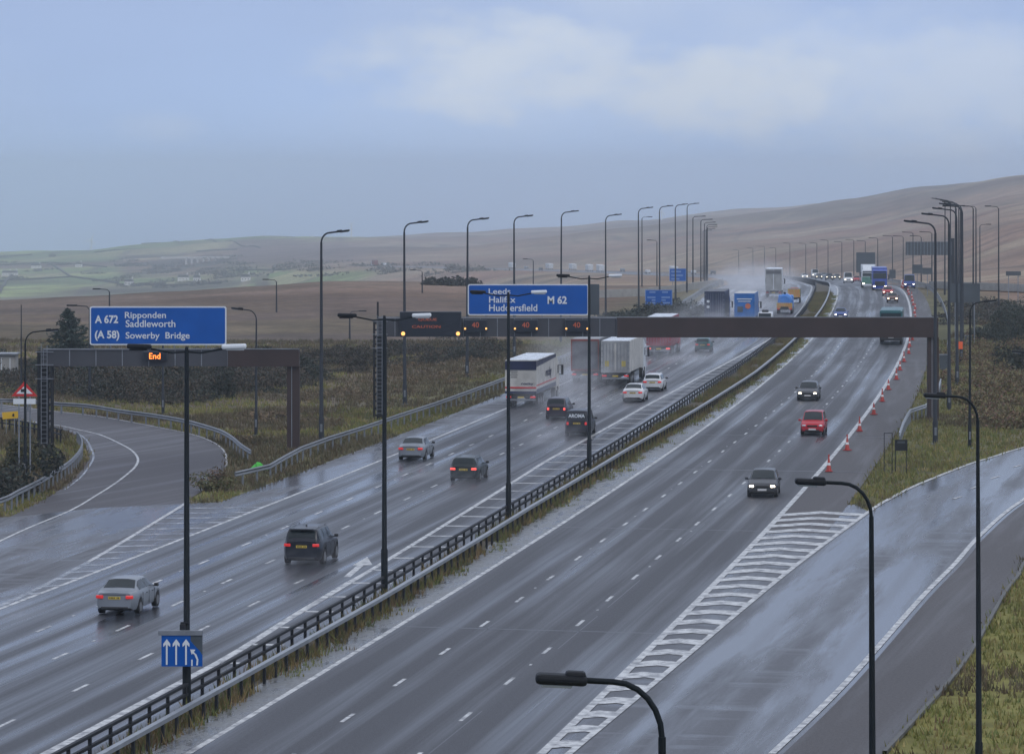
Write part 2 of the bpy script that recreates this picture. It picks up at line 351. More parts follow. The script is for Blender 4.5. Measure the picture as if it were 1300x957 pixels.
R_LIN = [(690, 987), (722, 957), (830, 867.5), (1000, 726), (1103, 649.7), (1130, 633), (1163.6, 616), (1227, 590.6), (1260.6, 580), (1300, 568), (1400, 543), (1520, 522)]
R_EDG = [(980, 957), (1072.7, 868), (1169.7, 758.8), (1212, 716), (1245.5, 678.5), (1297, 636), (1380, 592), (1520, 552)]
R_KRB = [(1120, 957), (1203, 866), (1236.4, 819.4), (1272.7, 755.8), (1291, 731.5), (1312, 700), (1400, 620), (1520, 575)]
R_CEN = [(1040, 760), (1140, 690), (1215, 632), (1238, 618.5), (1263.6, 606), (1292, 591.5), (1400, 560)]
rl_, re_, rk_ = smooth_poly(pl(R_LIN)), smooth_poly(pl(R_EDG)), smooth_poly(pl(R_KRB))

# ------------------------------------------------------------------ terrain: one sheet to the horizon
TX = np.array([-3000, -800, -200, 0, 110, 210, 330, 430, 500, 600, 700, 800, 900, 1000, 1080, 1180, 1300, 1500, 2200, 4500], float)
def yy(D, *v): return D, [CAM_H - (q - HOR) / FPX * D for q in v]
rows = [(-400, [0] * 20), (450, [0] * 20),
 yy(650, 395, 395, 388, 381, 376, 370, 363, 354, 352, 351, 353, 358, 364.6, 364.6, 363, 356, 350, 347, 347, 347),
 (800, [-15, -15, -15, -14, -12, -9, -6, -4, -4, -5, -6, -5, -3.8, -3.8, -2.5, 0, 2.5, 3.4, 3.7, 3.7]),
 (1100, [-35, -35, -35, -35, -34, -32, -30, -28, -26, -22, -20, -14, -9.8, -8.5, -5.5, -2.2, 2.5, 3.7, 3.7, 3.7]),
 (1500, [-62, -62, -62, -62, -62, -62, -61, -60, -55, -42, -32, -23, -18.5, -13.4, -9.5, -3.8, 4.8, 7, 8, 8]),
 yy(2000, 410, 410, 405, 400, 400, 400, 395, 385, 372, 352, 344, 336, 322, 313, 303, 285, 255, 245, 245, 245),
 yy(2500, 405, 400, 392, 383, 380, 378, 368, 352, 345, 340, 334, 323, 308, 300, 289, 268, 241, 235, 230, 230),
 yy(3000, 395, 385, 372, 365, 362, 358, 345, 335, 330, 328, 321, 310, 297, 287, 274, 252, 233, 226, 224, 224),
 yy(3700, 370, 365, 350, 345, 342, 340, 325, 316, 313, 311, 303, 294, 281, 271, 262, 245, 234, 230, 230, 230),
 yy(4500, 350, 345, 334, 330, 326, 322, 308, 303, 302, 298, 293, 285, 271, 267, 259, 248, 242, 240, 240, 240),
 yy(5500, 330, 330, 321, 319, 313, 305, 297, 300, 300, 295, 290, 281, 270, 268, 262, 256, 252, 250, 250, 250),
 (6500, [-115] * 4 + [-112, -108, -100, -96, -94, -92, -90, -80, -70, -65, -60, -60, -60, -60, -60, -60]), (7500, [-150] * 20)]
RD = np.array([r[0] for r in rows], float); RZ = np.array([r[1] for r in rows], float)
def vnoise(x, y, s, seed=0):
    x = x / s; y = y / s; xi = np.floor(x); yi = np.floor(y); fx = x - xi; fy = y - yi; fx = fx * fx * (3 - 2 * fx); fy = fy * fy * (3 - 2 * fy)
    def h(a, b):
        q = np.sin(a * 127.1 + b * 311.7 + seed * 74.7) * 43758.5453; return q - np.floor(q)
    return (h(xi, yi) * (1 - fx) + h(xi + 1, yi) * fx) * (1 - fy) + (h(xi, yi + 1) * (1 - fx) + h(xi + 1, yi + 1) * fx) * fy
def sstep(a, b, x): t = np.clip((x - a) / (b - a), 0, 1); return t * t * (3 - 2 * t)
def terrain_z(X, Y):
    X = np.asarray(X, float); Y = np.asarray(Y, float)
    px = 650 + FPX * X / np.maximum(Y, 60)
    px = np.clip(px, TX[0], TX[-1]); ci = np.clip(np.searchsorted(TX, px) - 1, 0, len(TX) - 2); cf = (px - TX[ci]) / (TX[ci + 1] - TX[ci]); cf = cf * cf * (3 - 2 * cf) * .5 + cf * .5
    Yc = np.clip(Y, RD[0], RD[-1]); ri = np.clip(np.searchsorted(RD, Yc) - 1, 0, len(RD) - 2); rf = (Yc - RD[ri]) / (RD[ri + 1] - RD[ri]); rf = rf * rf * (3 - 2 * rf) * .45 + rf * .55
    z = (RZ[ri, ci] * (1 - cf) + RZ[ri, ci + 1] * cf) * (1 - rf) + (RZ[ri + 1, ci] * (1 - cf) + RZ[ri + 1, ci + 1] * cf) * rf
    off, d = off_of(X, Y)
    away = np.maximum(np.maximum(-24 - off, off - 17), 0)
    amp = sstep(60, 400, away) * sstep(500, 1500, Y)
    amp = amp * (1 + .7 * sstep(2200, 3500, Y)); z = z + amp * (9 * (vnoise(X, Y, 420, 1) - .5) + 5 * (vnoise(X, Y, 150, 2) - .5) + 1.8 * (vnoise(X, Y, 55, 3) - .5))
    z = z + sstep(10, 60, away) * sstep(260, 420, Y) * (1.0 * (vnoise(X, Y, 38, 4) - .5) + .5 * (vnoise(X, Y, 14, 5) - .5)) * (1 - sstep(560, 620, Y) * .7)
    zroad = np.interp(d, _zd, _zz)
    k = sstep(6, 90, away); k = np.where(Y > 2700, 1, k)
    z = zroad * (1 - k) + z * k
    return z - .05
cols = np.concatenate([np.linspace(-1900, -900, 12)[:-1], np.linspace(-900, -120, 40)[:-1], np.linspace(-120, 1420, 360), np.linspace(1420, 2200, 40)[1:], np.linspace(2200, 3200, 12)[1:]])
rws = np.concatenate([[-300, -100, 0, 20, 40], np.geomspace(55, 400, 120)[:-1], np.geomspace(400, 1900, 330)[:-1], np.geomspace(1900, 5700, 300)[:-1], np.geomspace(5700, 7400, 12)])
TXg, TDg = np.meshgrid((cols - 650) / FPX, rws)
Xg = TXg * np.maximum(TDg, 260 * 0 + np.maximum(TDg, 150)); Yg = TDg.copy(); Zg = terrain_z(Xg, Yg)
nr, ncx = Xg.shape
def grid_faces(nr, nc, k=0):
    i = np.arange(nr - 1)[:, None] * nc + np.arange(nc - 1)[None]; return np.stack([i, i + 1, i + nc + 1, i + nc], -1).reshape(-1, 4) + k
def np_mesh(name, v, f, mat, col=None, smooth=True, parent=None):
    me = bpy.data.meshes.new(name); v = np.asarray(v, np.float32); f = np.asarray(f, np.int32); k = f.shape[1]
    me.vertices.add(len(v)); me.vertices.foreach_set('co', v.ravel()); me.loops.add(f.size); me.loops.foreach_set('vertex_index', f.ravel())
    me.polygons.add(len(f)); me.polygons.foreach_set('loop_start', np.arange(0, f.size, k, dtype=np.int32)); me.polygons.foreach_set('loop_total', np.full(len(f), k, np.int32))
    me.polygons.foreach_set('use_smooth', np.full(len(f), smooth)); me.materials.append(mat)
    if col is not None:
        a = me.attributes.new('col', 'FLOAT_COLOR', 'POINT'); c = np.ones((len(v), 4), np.float32); c[:, :3] = col; a.data.foreach_set('color', c.ravel())
    me.update(calc_edges=True); o = bpy.data.objects.new(name, me); link(o)
    if parent: o.parent = parent
    return o
# colour zones of the land (fields, heather, dead grass, verge)
def zone_col(X, Y, Z):
    px = 650 + FPX * X / np.maximum(Y, 60); ay = HOR + (CAM_H - Z) * FPX / np.maximum(Y, 60)
    n1 = vnoise(X, Y, 260, 11); n2 = vnoise(X, Y, 90, 12); n3 = vnoise(X, Y, 22, 13); n4 = vnoise(X * .35, Y, 600, 14)
    brown = np.array([.245, .170, .120]); red = np.array([.21, .130, .095]); pale = np.array([.27, .215, .15]); dark = np.array([.10, .085, .070])
    green = np.array([.13, .20, .070]); lgreen = np.array([.28, .36, .12]); verge = np.array([.11, .108, .048]); olive = np.array([.115, .098, .060])
    def mix(a, b, t): return a * (1 - t[..., None]) + b * t[..., None]
    c = mix(np.broadcast_to(brown, X.shape + (3,)), red, sstep(.45, .75, n1)); c = mix(c, pale, sstep(.55, .8, n2) * .8); c = mix(c, dark, sstep(.6, .85, vnoise(X, Y, 140, 15)) * .6)
    far = sstep(1900, 2400, Y); lf = sstep(560, 300, px)
    cell = vnoise(np.floor(X / 130 + .6 * n1) * 37.0, np.floor(Y / 190 + .5 * n4) * 53.0, 1.0, 16)
    fld = mix(np.broadcast_to(green, X.shape + (3,)), lgreen, sstep(.3, .8, cell)); fld = mix(fld, pale, sstep(.75, .95, cell) * .7)
    edge = ((np.abs(((X / 130 + .6 * n1) % 1) - .5) > .47) | (np.abs(((Y / 190 + .5 * n4) % 1) - .5) > .475)).astype(float)
    fld = mix(fld, dark, edge * .7)
    n5 = vnoise(X, Y * .5, 170, 18) - .5; n6 = vnoise(X, Y, 60, 19) - .5
    g = far * sstep(520, 420, px + 160 * n5) * sstep(338, 346, ay + 10 * n5 + 30 * sstep(300, 180, px) * (vnoise(X, Y, 330, 20) > .42)) * .85
    g = np.maximum(g, sstep(4150, 4350, Y + 500 * n5) * sstep(520, 440, px) * .85)
    wood = far * sstep(330, 290, px) * sstep(.58, .72, vnoise(X, Y * .6, 210, 21)) * .7
    c = mix(c, dark * .8, far * sstep(.50, .72, vnoise(X, Y * .7, 240, 22)) * .55); fld = mix(fld, dark * .9, np.broadcast_to(wood, X.shape))
    fld = fld * 1.12
    c = mix(c, fld, g)
    def lines(sc, seed, wdt, yscale=1.0): return np.clip(1 - np.abs(vnoise(X, Y * yscale, sc, seed) - .5) / wdt, 0, 1)
    gl = np.maximum(lines(230, 51, .020), lines(120, 52, .016) * .8) * sstep(440, 620, Y); c = mix(c, dark * .62, gl * .75)
    c = mix(c, pale * 1.15, lines(340, 53, .010, .6) * sstep(500, 900, Y) * .6)
    cl = far * sstep(135, 165, px) * sstep(305, 275, px) * sstep(320, 326, ay) * sstep(356, 346, ay)
    cl_c = mix(np.broadcast_to(red * .9, X.shape + (3,)), pale * 1.25, sstep(.5, .62, vnoise(X, Y, 45, 54))); cl_c = mix(cl_c, dark * .7, sstep(.5, .6, vnoise(X, Y, 60, 55))); c = mix(c, cl_c, cl * .9)
    rg_ = far * sstep(286, 310, px) * sstep(500, 430, px) * sstep(304, 308, ay + 12 * (vnoise(X, Y, 150, 57) - .5)) * sstep(336, 330, ay); c = mix(c, np.array([.15, .11, .10]) * (.8 + .4 * n3[..., None]), rg_ * .85)
    off, d = off_of(X, Y); away = np.maximum(np.maximum(-21 - off, off - 14.5), 0)
    near = sstep(700, 430, Y)
    sc = mix(np.broadcast_to(olive, X.shape + (3,)), dark, sstep(.35, .7, n3)); sc = mix(sc, red, sstep(.55, .8, n2) * .5)
    c = mix(c, sc, near * .85)
    c = mix(c, np.broadcast_to(verge, X.shape + (3,)), sstep(16, 3, away) * sstep(900, 500, Y) * .9)
    c = mix(c, np.array([.19, .18, .055]), sstep(240, 180, Y) * (off > 15) * .9)
    return c * (.85 + .3 * n3[..., None])
cg = zone_col(Xg, Yg, Zg)
ground = np_mesh('ground', np.stack([Xg, Yg, Zg], -1).reshape(-1, 3), grid_faces(nr, ncx), M_GROUND, cg.reshape(-1, 3))
tag(ground, kind='structure')

# ------------------------------------------------------------------ roads
def ribbon(name, d0, d1, oa, ob, z, mat, step=4.0, kind='structure', cross=1, parent=None):
    """strip between two offsets (numbers or functions of distance) along the motorway"""
    fa = oa if callable(oa) else (lambda d: oa); fb = ob if callable(ob) else (lambda d: ob)
    n = max(2, int((d1 - d0) / step) + 1); v = []; uv = []
    for i in range(n):
        d = d0 + (d1 - d0) * i / (n - 1)
        for k in range(cross + 1):
            o = fa(d) + (fb(d) - fa(d)) * k / cross; v.append(P(d, o, z)); uv.append((o, d))
    f = grid_faces(n, cross + 1); return sheet(name, v, f, uv, mat, kind, parent)
def sheet(name, v, f, uv, mat, kind='structure', parent=None):
    o = np_mesh(name, np.array([tuple(q) for q in v]), f, mat, smooth=False, parent=parent); me = o.data
    l = me.uv_layers.new(name='UVMap'); uv = np.array(uv, np.float32); l.data.foreach_set('uv', uv[np.array(f).ravel()].ravel())
    if kind: o['kind'] = kind
    return o
def poly_sheet(name, pts, z, mat, udir=(1, 0), kind='structure'):
    bm = bmesh.new(); vs = [bm.verts.new((p[0], p[1], z)) for p in pts]; f = bm.faces.new(vs)
    if f.normal.z < 0: f.normal_flip()
    bmesh.ops.triangulate(bm, faces=bm.faces[:]); l = bm.loops.layers.uv.new('UVMap'); c, s = udir
    for f in bm.faces:
        for lp in f.loops: lp[l].uv = (lp.vert.co.x * c - lp.vert.co.y * s, lp.vert.co.x * s + lp.vert.co.y * c)
    me = bpy.data.meshes.new(name); bm.to_mesh(me); bm.free(); me.materials.append(mat); o = bpy.data.objects.new(name, me); link(o); o['kind'] = kind; return o
# piecewise edge offsets
def pw(*pts):
    xs, ys = zip(*pts); return lambda d: float(np.interp(d, xs, ys))
EB = pw((60, -2.6), (155, -2.8), (199, -3.2), (240, -3.5), (309, -4), (420, -3.8), (3000, -3.8))
WB = pw((60, -1.3), (156, -1.45), (200, -1.95), (242, -2.0), (343, -1.15), (430, -1.3), (3000, -1.4))
EL = pw((60, -4.3), (142, -4.5), (155, -5.0), (205, -6.3), (242, -7.2), (300, -7.2), (344, -6.7), (413, -5.3), (440, -4.6), (3000, -4.4))
E_SH = pw((60, -21.3), (3000, -21.3))
SW = pw((60, 14.3), (300, 14.4), (400, 14.0), (3000, 14.3))
ribbon('eastbound_carriageway', 60, 2650, lambda d: -18.0, lambda d: EB(d) + .05, .02, M_ROADE, 5)
ribbon('eastbound_hard_shoulder', 60, 2650, -21.2, -17.95, .012, M_SHOULDER, 5)
ribbon('westbound_carriageway', 60, 2650, -.15, 11.2, .02, M_ROAD, 5)
ribbon('westbound_hard_shoulder', 195, 2650, 11.15, SW, .012, M_RED, 5)
ribbon('median_channel', 60, 1200, lambda d: WB(d) - .15, -.1, .012, M_MEDWET, 4)
ribbon('median_soil', 60, 1200, lambda d: EB(d) + .02, lambda d: WB(d) - .1, .008, pmat('median_soil', (.085, .070, .045), .9, var=.4, vscale=2.5), 4)
# light wet apron in front of the exit nose, then the exit slip
# apron: from main road's outer edge to the slip polygons
lo_n = [p for p in lo_]; li_n = [p for p in li_]
P2 = lambda d, o: tuple(P(d, o)[:2])
apr_top = [tuple(at(-200, 668)[:2]), tuple(at(28, 655)[:2]), tuple(at(120, 645)[:2]), tuple(at(241, 639)[:2]), tuple(at(300, 636.5)[:2]), P2(212, -21.1)]
apron = [P2(d, -17.9) for d in np.linspace(214, 90, 20)] + [(-60, 90), (-60, 150)] + apr_top
poly_sheet('exit_slip_apron', apron, .006, M_SHOULDER, (math.cos(R(8)), math.sin(R(8))))
slipL = lo_n + [tuple(at(241, 641)[:2]), tuple(at(200, 660)[:2]), tuple(at(0, 700)[:2]), (-48, 150)] + li_n[::-1]
poly_sheet('exit_slip_road', slipL, -.002, M_SLIP, (math.cos(R(20)), math.sin(R(20))))
# merging slip road on the right
merge = [P2(d, 11.0) for d in np.linspace(60, 207, 20)] + [tuple(at(1086, 640)[:2])] + rl_[32:] + rk_[::-1] + [(16, 60)]
m1 = poly_sheet('merging_slip_road', [(p[0], p[1]) for p in merge], .006, M_SLIPWET, (math.cos(R(11)), math.sin(R(11))))
# reddish strip by the kerb
bnd = re_ ; strip = [(p[0] + .35, p[1]) for p in re_] + rk_[::-1]
poly_sheet('slip_road_shoulder', strip, .010, M_RED, (math.cos(R(13)), math.sin(R(13))))

def line_poly(pts, w, z, name, mat=M_PAINT, parent=None, kind='structure', gaps=None):
    """painted line of width w along plan points"""
    pts = [Vector((p[0], p[1])) for p in pts]; v = []; fs = []; s = 0
    mb = MB(); L0 = []; 
    for i, p in enumerate(pts):
        d = (pts[min(i + 1, len(pts) - 1)] - pts[max(i - 1, 0)]).normalized(); n = Vector((-d.y, d.x)) * w / 2
        v += [(p.x - n.x, p.y - n.y, z), (p.x + n.x, p.y + n.y, z)]
    f = grid_faces(len(pts), 2); return sheet(name, v, f, [(q[0], q[1]) for q in v], mat, kind)
def quads(name, qs, mat, z=0.0, follow=True):
    """many painted quads (plan corners) as one marking sheet"""
    v = []; f = []
    for q in qs:
        k = len(v); v += [(p[0], p[1], p[2] if len(p) > 2 else z) for p in q]; f.append((k, k + 1, k + 2, k + 3))
    return sheet(name, v, np.array(f), [(q[0], q[1]) for q in v], mat)
ZP = .026
ribbon('edge_line_marking', 60, 1500, -18.1, -17.88, ZP, M_PAINT)
ribbon('edge_line_marking', 60, 1500, -.12, .12, ZP, M_PAINT)
ribbon('edge_line_marking', 60, 1500, 10.98, 11.28, ZP, M_PAINT)
ribbon('edge_line_marking', 60, 1500, lambda d: EL(d) - (.2 if d < 170 else .12), lambda d: EL(d) + .14, ZP, M_PAINT)
ribbon('edge_line_marking', 300, 1500, lambda d: EB(d) - .75, lambda d: EB(d) - .6, ZP, M_PAINT)
def dashes(off, d0, first, mod, ln, w, dmax=900):
    qs = []; d = first
    while d > d0: d -= mod
    while d < dmax:
        o = off(d) if callable(off) else off
        if d > d0: qs.append([P(d, o - w / 2, ZP), P(d, o + w / 2, ZP), P(d + ln, o + w / 2, ZP), P(d + ln, o - w / 2, ZP)])
        d += mod
    return qs
qs = dashes(pw((60, -14.1), (180, -14.1), (260, -14.4), (3000, -14.4)), 60, 147.9, 8.9, 2.0, .15)
qs += dashes(pw((60, -10.85), (160, -11.0), (3000, -11.1)), 60, 139.8, 8.9, 2.0, .15)
qs += dashes(-7.7, 60, 140.2, 8.9, 2.0, .15, 172)
qs += dashes(pw((60, 3.35), (230, 3.4), (300, 3.7), (3000, 3.7)), 60, 161.4, 8.95, 2.0, .15)
qs += dashes(pw((60, 7.4), (200, 7.15), (300, 7.35), (3000, 7.35)), 60, 135.5, 8.95, 2.0, .15)
quads('lane_line_marking', qs, M_PAINT)
# far stretch of the lane lines reads continuous
for o in (-14.4, -11.1, 3.7, 7.35): ribbon('lane_line_marking', 900, 1500, o - .05, o + .05, ZP, M_PAINT, 10)
# studs between the dashes of the near westbound lines
qs = []
for o, first in ((3.35, 166.9), (7.3, 141), (-14.2, 153.4), (-11, 145.3)):
    d = first
    while d < 420: qs.append([P(d, o - .05, ZP), P(d, o + .05, ZP), P(d + .35, o + .05, ZP), P(d + .35, o - .05, ZP)]); d += 8.95 * 2
quads('road_stud_marking', qs, M_PAINT)
# ladder of bars beside the central reserve
qs = []; d = 139.6
while d < 425:
    if EL(d) < EB(d) - .9: qs.append([P(d, EL(d) + .1, ZP), P(d, EB(d) - .45, ZP), P(d + .42, EB(d) - .45, ZP), P(d + .42, EL(d) + .1, ZP)])
    d += 5.6
quads('hatched_marking', qs, M_PAINT)
jq = []
for d_, a_, b_, w_ in ((231, -17.8, -7.5, .25), (236, .3, 14, .3), (188, -17.8, -5.5, .2), (196, .3, 10.9, .2), (268, .3, 14, .25), (152, .3, 10.9, .22), (318, -17.8, -7.5, .3), (372, .3, 14, .4), (425, .3, 14, .4)):
    jq.append([P(d_, a_, .0225), P(d_ - .6, b_, .0225), P(d_ - .6 + w_, b_, .0225), P(d_ + w_, a_, .0225)])
for o_ in (-14.35, -10.9, 3.62, 7.45):
    for k_ in range(24):
        if (k_ * 7 + int(o_)) % 5 < 3: d_ = 90 + k_ * 14; jq.append([P(d_, o_ + .12, .0225), P(d_, o_ + .17, .0225), P(d_ + 11, o_ + .17, .0225), P(d_ + 11, o_ + .12, .0225)])
quads('joint_marking', jq, pmat('bitumen_seal', (.022, .022, .026), .35))
# lane arrow pointing left ahead
def arrow():
    g_ = lambda *p: [tuple(at(*q, .026)) for q in p]
    return [g_((436, 732), (444.5, 732.3), (461.5, 717.5), (454, 716.8)), g_((447.5, 717.3), (466.2, 706.6), (473, 716.9), (460, 717.1))]
quads('arrow_marking', arrow(), M_PAINT)
# exit slip markings
ll_ = smooth_poly(pl(L_LINE)); line_poly(ll_, .3, .016, 'exit_line_marking', M_FAINT)
line_poly(ll_[len(ll_) // 2:], .22, .020, 'exit_line_marking', M_PAINT)
line_poly(lc_, .16, .012, 'slip_lane_marking'); line_poly([(p[0] * 1 - .0, p[1] - .5) for p in lo_n[8:80]], .12, .006, 'slip_edge_marking')
line_poly([(p[0] + .3, p[1] + .0) for p in li_n[10:70]], .14, .006, 'slip_edge_marking', M_FAINT)
def lx(y, pts):   # x of a plan polyline at depth y
    a = sorted(pts, key=lambda p: p[1]); return float(np.interp(y, [p[1] for p in a], [p[0] for p in a]))
qs = []; y = 118.0
while y < 208:
    xa = lx(y, ll_); xb = lx(y, [tuple(P(d_, -18.05)[:2]) for d_ in np.arange(60, 240, 8.0)])
    t = (y - 118) / 90; 
    if xb - xa > .5: qs.append([(xa, y - .9, .017), (xb, y - .2, .017), (xb, y + .5, .017), (xa, y - .2, .017)])
    y += 3.1
quads('exit_chevron_marking', qs, M_FAINT)
# chevrons in front of the merge nose
w3_ = [tuple(P(d, 11.2)[:2]) for d in np.arange(60, 240, 4.0)]
qs = []; y = 96.0
while y < 205.5:
    kk = .17 * max(0, lx(y, rl_) - lx(y, w3_)); xa = lx(y - kk + .85, w3_); xb = lx(y - kk + .85, rl_) + .05
    if xb - xa > .4:
        xm = (xa + xb) / 2; k = kk
        wdt = 1.5
        sl = .27; xa2 = lx(y - k, w3_); xa3 = lx(y - k + wdt, w3_); xb2 = lx(y - k, rl_); xb3 = lx(y - k + wdt, rl_)
        qs.append([(xa2, y - k, .022), (xm, y + k * 1.1, .022), (xm, y + k * 1.1 + wdt, .022), (xa3, y - k + wdt, .022)])
        qs.append([(xm, y + k * 1.1, .022), (xb2, y - k, .022), (xb3, y - k + wdt, .022), (xm, y + k * 1.1 + wdt, .022)])
    y += 3.35
quads('merge_chevron_marking', qs, M_PAINT)
line_poly(rl_, .25, .026, 'merge_line_marking'); line_poly(re_, .25, .026, 'slip_edge_marking')
rc_ = smooth_poly(pl(R_CEN)); qs = []
for px, py in ((1215, 632), (1238, 618.5), (1263.6, 606), (1292, 591.5), (1320, 579)):
    c = at(px, py); u = Vector((.36, .93, 0)); r = Vector((.93, -.36, 0)); qs.append([tuple(c + u * a + r * b + Vector((0, 0, .02))) for a, b in ((-1, -.09), (-1, .09), (1, .09), (1, -.09))])
quads('lane_line_marking', qs, M_PAINT)
# kerb on the far right, step of 0.12 m
mb = MB()
kp = rk_
for i in range(len(kp) - 1):
    a, b = Vector((*kp[i], 0)), Vector((*kp[i + 1], 0)); d = (b - a).normalized(); n = Vector((d.y, -d.x, 0)) * .15
    mb.add([a, a + n, b + n, b, a + Vector((0, 0, .12)), a + n + Vector((0, 0, .12)), b + n + Vector((0, 0, .12)), b + Vector((0, 0, .12))], [(0, 3, 7, 4), (4, 7, 6, 5), (1, 5, 6, 2)])
k = mb.build('kerb', M['kerb']); tag(k, kind='structure')
# side road beyond the right verge
srd = [(1128, 355.0, 690), (1150, 355.5, 672), (1180, 358, 655), (1230, 362, 640), (1290, 370, 622), (1380, 384, 590)]
v = []
for px, py, D in srd:
    x, z = xz(px, py, D); zt = float(terrain_z(x, D)); v += [(x, D, zt + .35), (x + .6, D + 9, zt + .35)]
sheet('side_road', v, grid_faces(len(srd), 2), [(q[0], q[1]) for q in v], M_SLIP)

# ------------------------------------------------------------------ barriers
def barrier(name, label, pts, style, mat, pmat_, spacing=2.4, h=.72, post_h=None):
    """pts: list of 3-D ground points; rail runs along them at height h, posts stand under it"""
    root = thing(name, label, 'crash barrier', pts[0]); o0 = Vector(pts[0])
    pts = [Vector(p) - o0 for p in pts]; mb = MB()
    if style == 'wbeam': sec = [(-.03, -.16), (.05, -.10), (-.03, 0), (.05, .10), (-.03, .16), (-.06, .16), (-.06, -.16)]
    elif style == 'box': sec = [(-.1, -.07), (.1, -.07), (.1, .07), (-.1, .07)]
    else: sec = [(-.06, -.05), (.06, -.05), (.06, .05), (-.06, .05)]
    def run(hh, sc):
        vs = []; n = len(sc)
        for i, p in enumerate(pts):
            d = (pts[min(i + 1, len(pts) - 1)] - pts[max(i - 1, 0)]); d.z = 0; d.normalize(); r = Vector((d.y, -d.x, 0))
            for a, b in sc: vs.append(p + r * a + Vector((0, 0, hh + b)))
        fs = [(i * n + k, i * n + (k + 1) % n, (i + 1) * n + (k + 1) % n, (i + 1) * n + k) for i in range(len(pts) - 1) for k in range(n)]
        fs += [tuple(range(n)), tuple(range((len(pts) - 1) * n, len(pts) * n))]
        mb.add(vs, fs)
    run(h, sec); mb.build('rail', mat, root)
    if style == 'double':
        mb = MB(); run(h - .34, sec); mb.build('rail', mat, root)
    # posts
    post = MB().box((0, 0, h / 2 - .04), (.10, .12, h)); me = None; pos = []; acc = 0; seg = 0; t = spacing / 2
    for i in range(len(pts) - 1):
        a, b = pts[i], pts[i + 1]; ln = (b - a).length
        while t < ln: pos.append((a + (b - a) * (t / ln), math.atan2(-(b - a).x, (b - a).y))); t += spacing
        t -= ln
    pos.sort(key=lambda q: (q[0] + o0).y); first = None
    for p, rz in pos[:100]:
        if first is None: o = first = post.build('post', pmat_, root)
        else: o = first.copy(); link(o)
        o.location = p; o.rotation_euler = (0, 0, rz)
    if len(pos) > 100:
        m2 = MB()
        for p, rz in pos[100:]: m2.box(p + Vector((0, 0, h / 2 - .04)), (.10, .12, h), Matrix.Rotation(rz, 3, 'Z'))
        m2.build('far_posts', pmat_, root)['kind'] = 'stuff'
    return root
def cpath(d0, d1, off, step=4.0): return [P(d, off(d) if callable(off) else off) for d in np.arange(d0, d1, step)]
barrier('crash_barrier', 'dark double rail barrier on the hatched side of the central reserve', cpath(75, 1000, EB), 'double', M['darkst'], M['darkst'], 2.4, .78)
barrier('crash_barrier', 'pale steel box beam barrier along the wet channel of the central reserve', cpath(75, 1000, WB), 'box', M['galv'], M['darkst'], 1.8, .72)
barrier('crash_barrier', 'galvanised beam barrier beside the hard shoulder left of the lorries', [at(299, 618)] + [P(d, o) for d, o in ((225, -22.0), (232, -22.6), (240, -23.2), (250, -23.3), (262, -23.0), (275, -22.9), (290, -22.6), (310, -22.5), (340, -22.4))] + cpath(380, 900, -22.3, 6), 'wbeam', M['rail'], M['galvdull'], 2.6, .75)
ob = [(-120, 517), (-40, 520), (23, 520), (66, 524), (110, 527), (152, 534), (195, 540), (233.5, 547), (262, 555), (282, 562), (296, 571), (306, 580), (318, 588)]
barrier('crash_barrier', 'long curved steel barrier round the outside of the exit slip road', [(*p, 0) for p in smooth_poly(pl(ob), 5)], 'wbeam', M['rail'], M['galvdull'], 2.6, .72)
ib = [(-60, 664), (0, 652), (25, 640), (50, 627), (71, 614), (86, 604), (96.4, 594), (102, 586), (104.5, 578), (103, 570), (98, 563)]
barrier('crash_barrier', 'steel barrier curling round the inside bend of the exit slip road', [(*p, 0) for p in smooth_poly(pl(ib), 5)], 'wbeam', M['rail'], M['galvdull'], 2.0, .7)
fb = [(-40, 542), (0, 546), (25, 550), (50, 555), (66, 558), (78, 562)]
barrier('guard_rail', 'dark post and rail fence behind the yellow sign on the slip road bend', [(*p, 0) for p in smooth_poly(pl(fb), 4)], 'double', M['darkst'], M['darkst'], 1.4, .9)
wv = [at(1142, 566), at(1147, 551), at(1152, 541), at(1156, 535)] + [P(d, o) for d, o in ((292, 15.9), (300, 16.2), (312, 16.3), (330, 16.2))]
barrier('crash_barrier', 'dented start of the barrier on the right verge dipping into the grass', wv, 'wbeam', M['galv'], M['galvdull'], 1.8, .78)
barrier('crash_barrier', 'thin pale barrier following the far right verge behind the gantry leg', cpath(400, 900, 15.9, 6), 'wbeam', M['rail'], M['galvdull'], 2.6, .75)

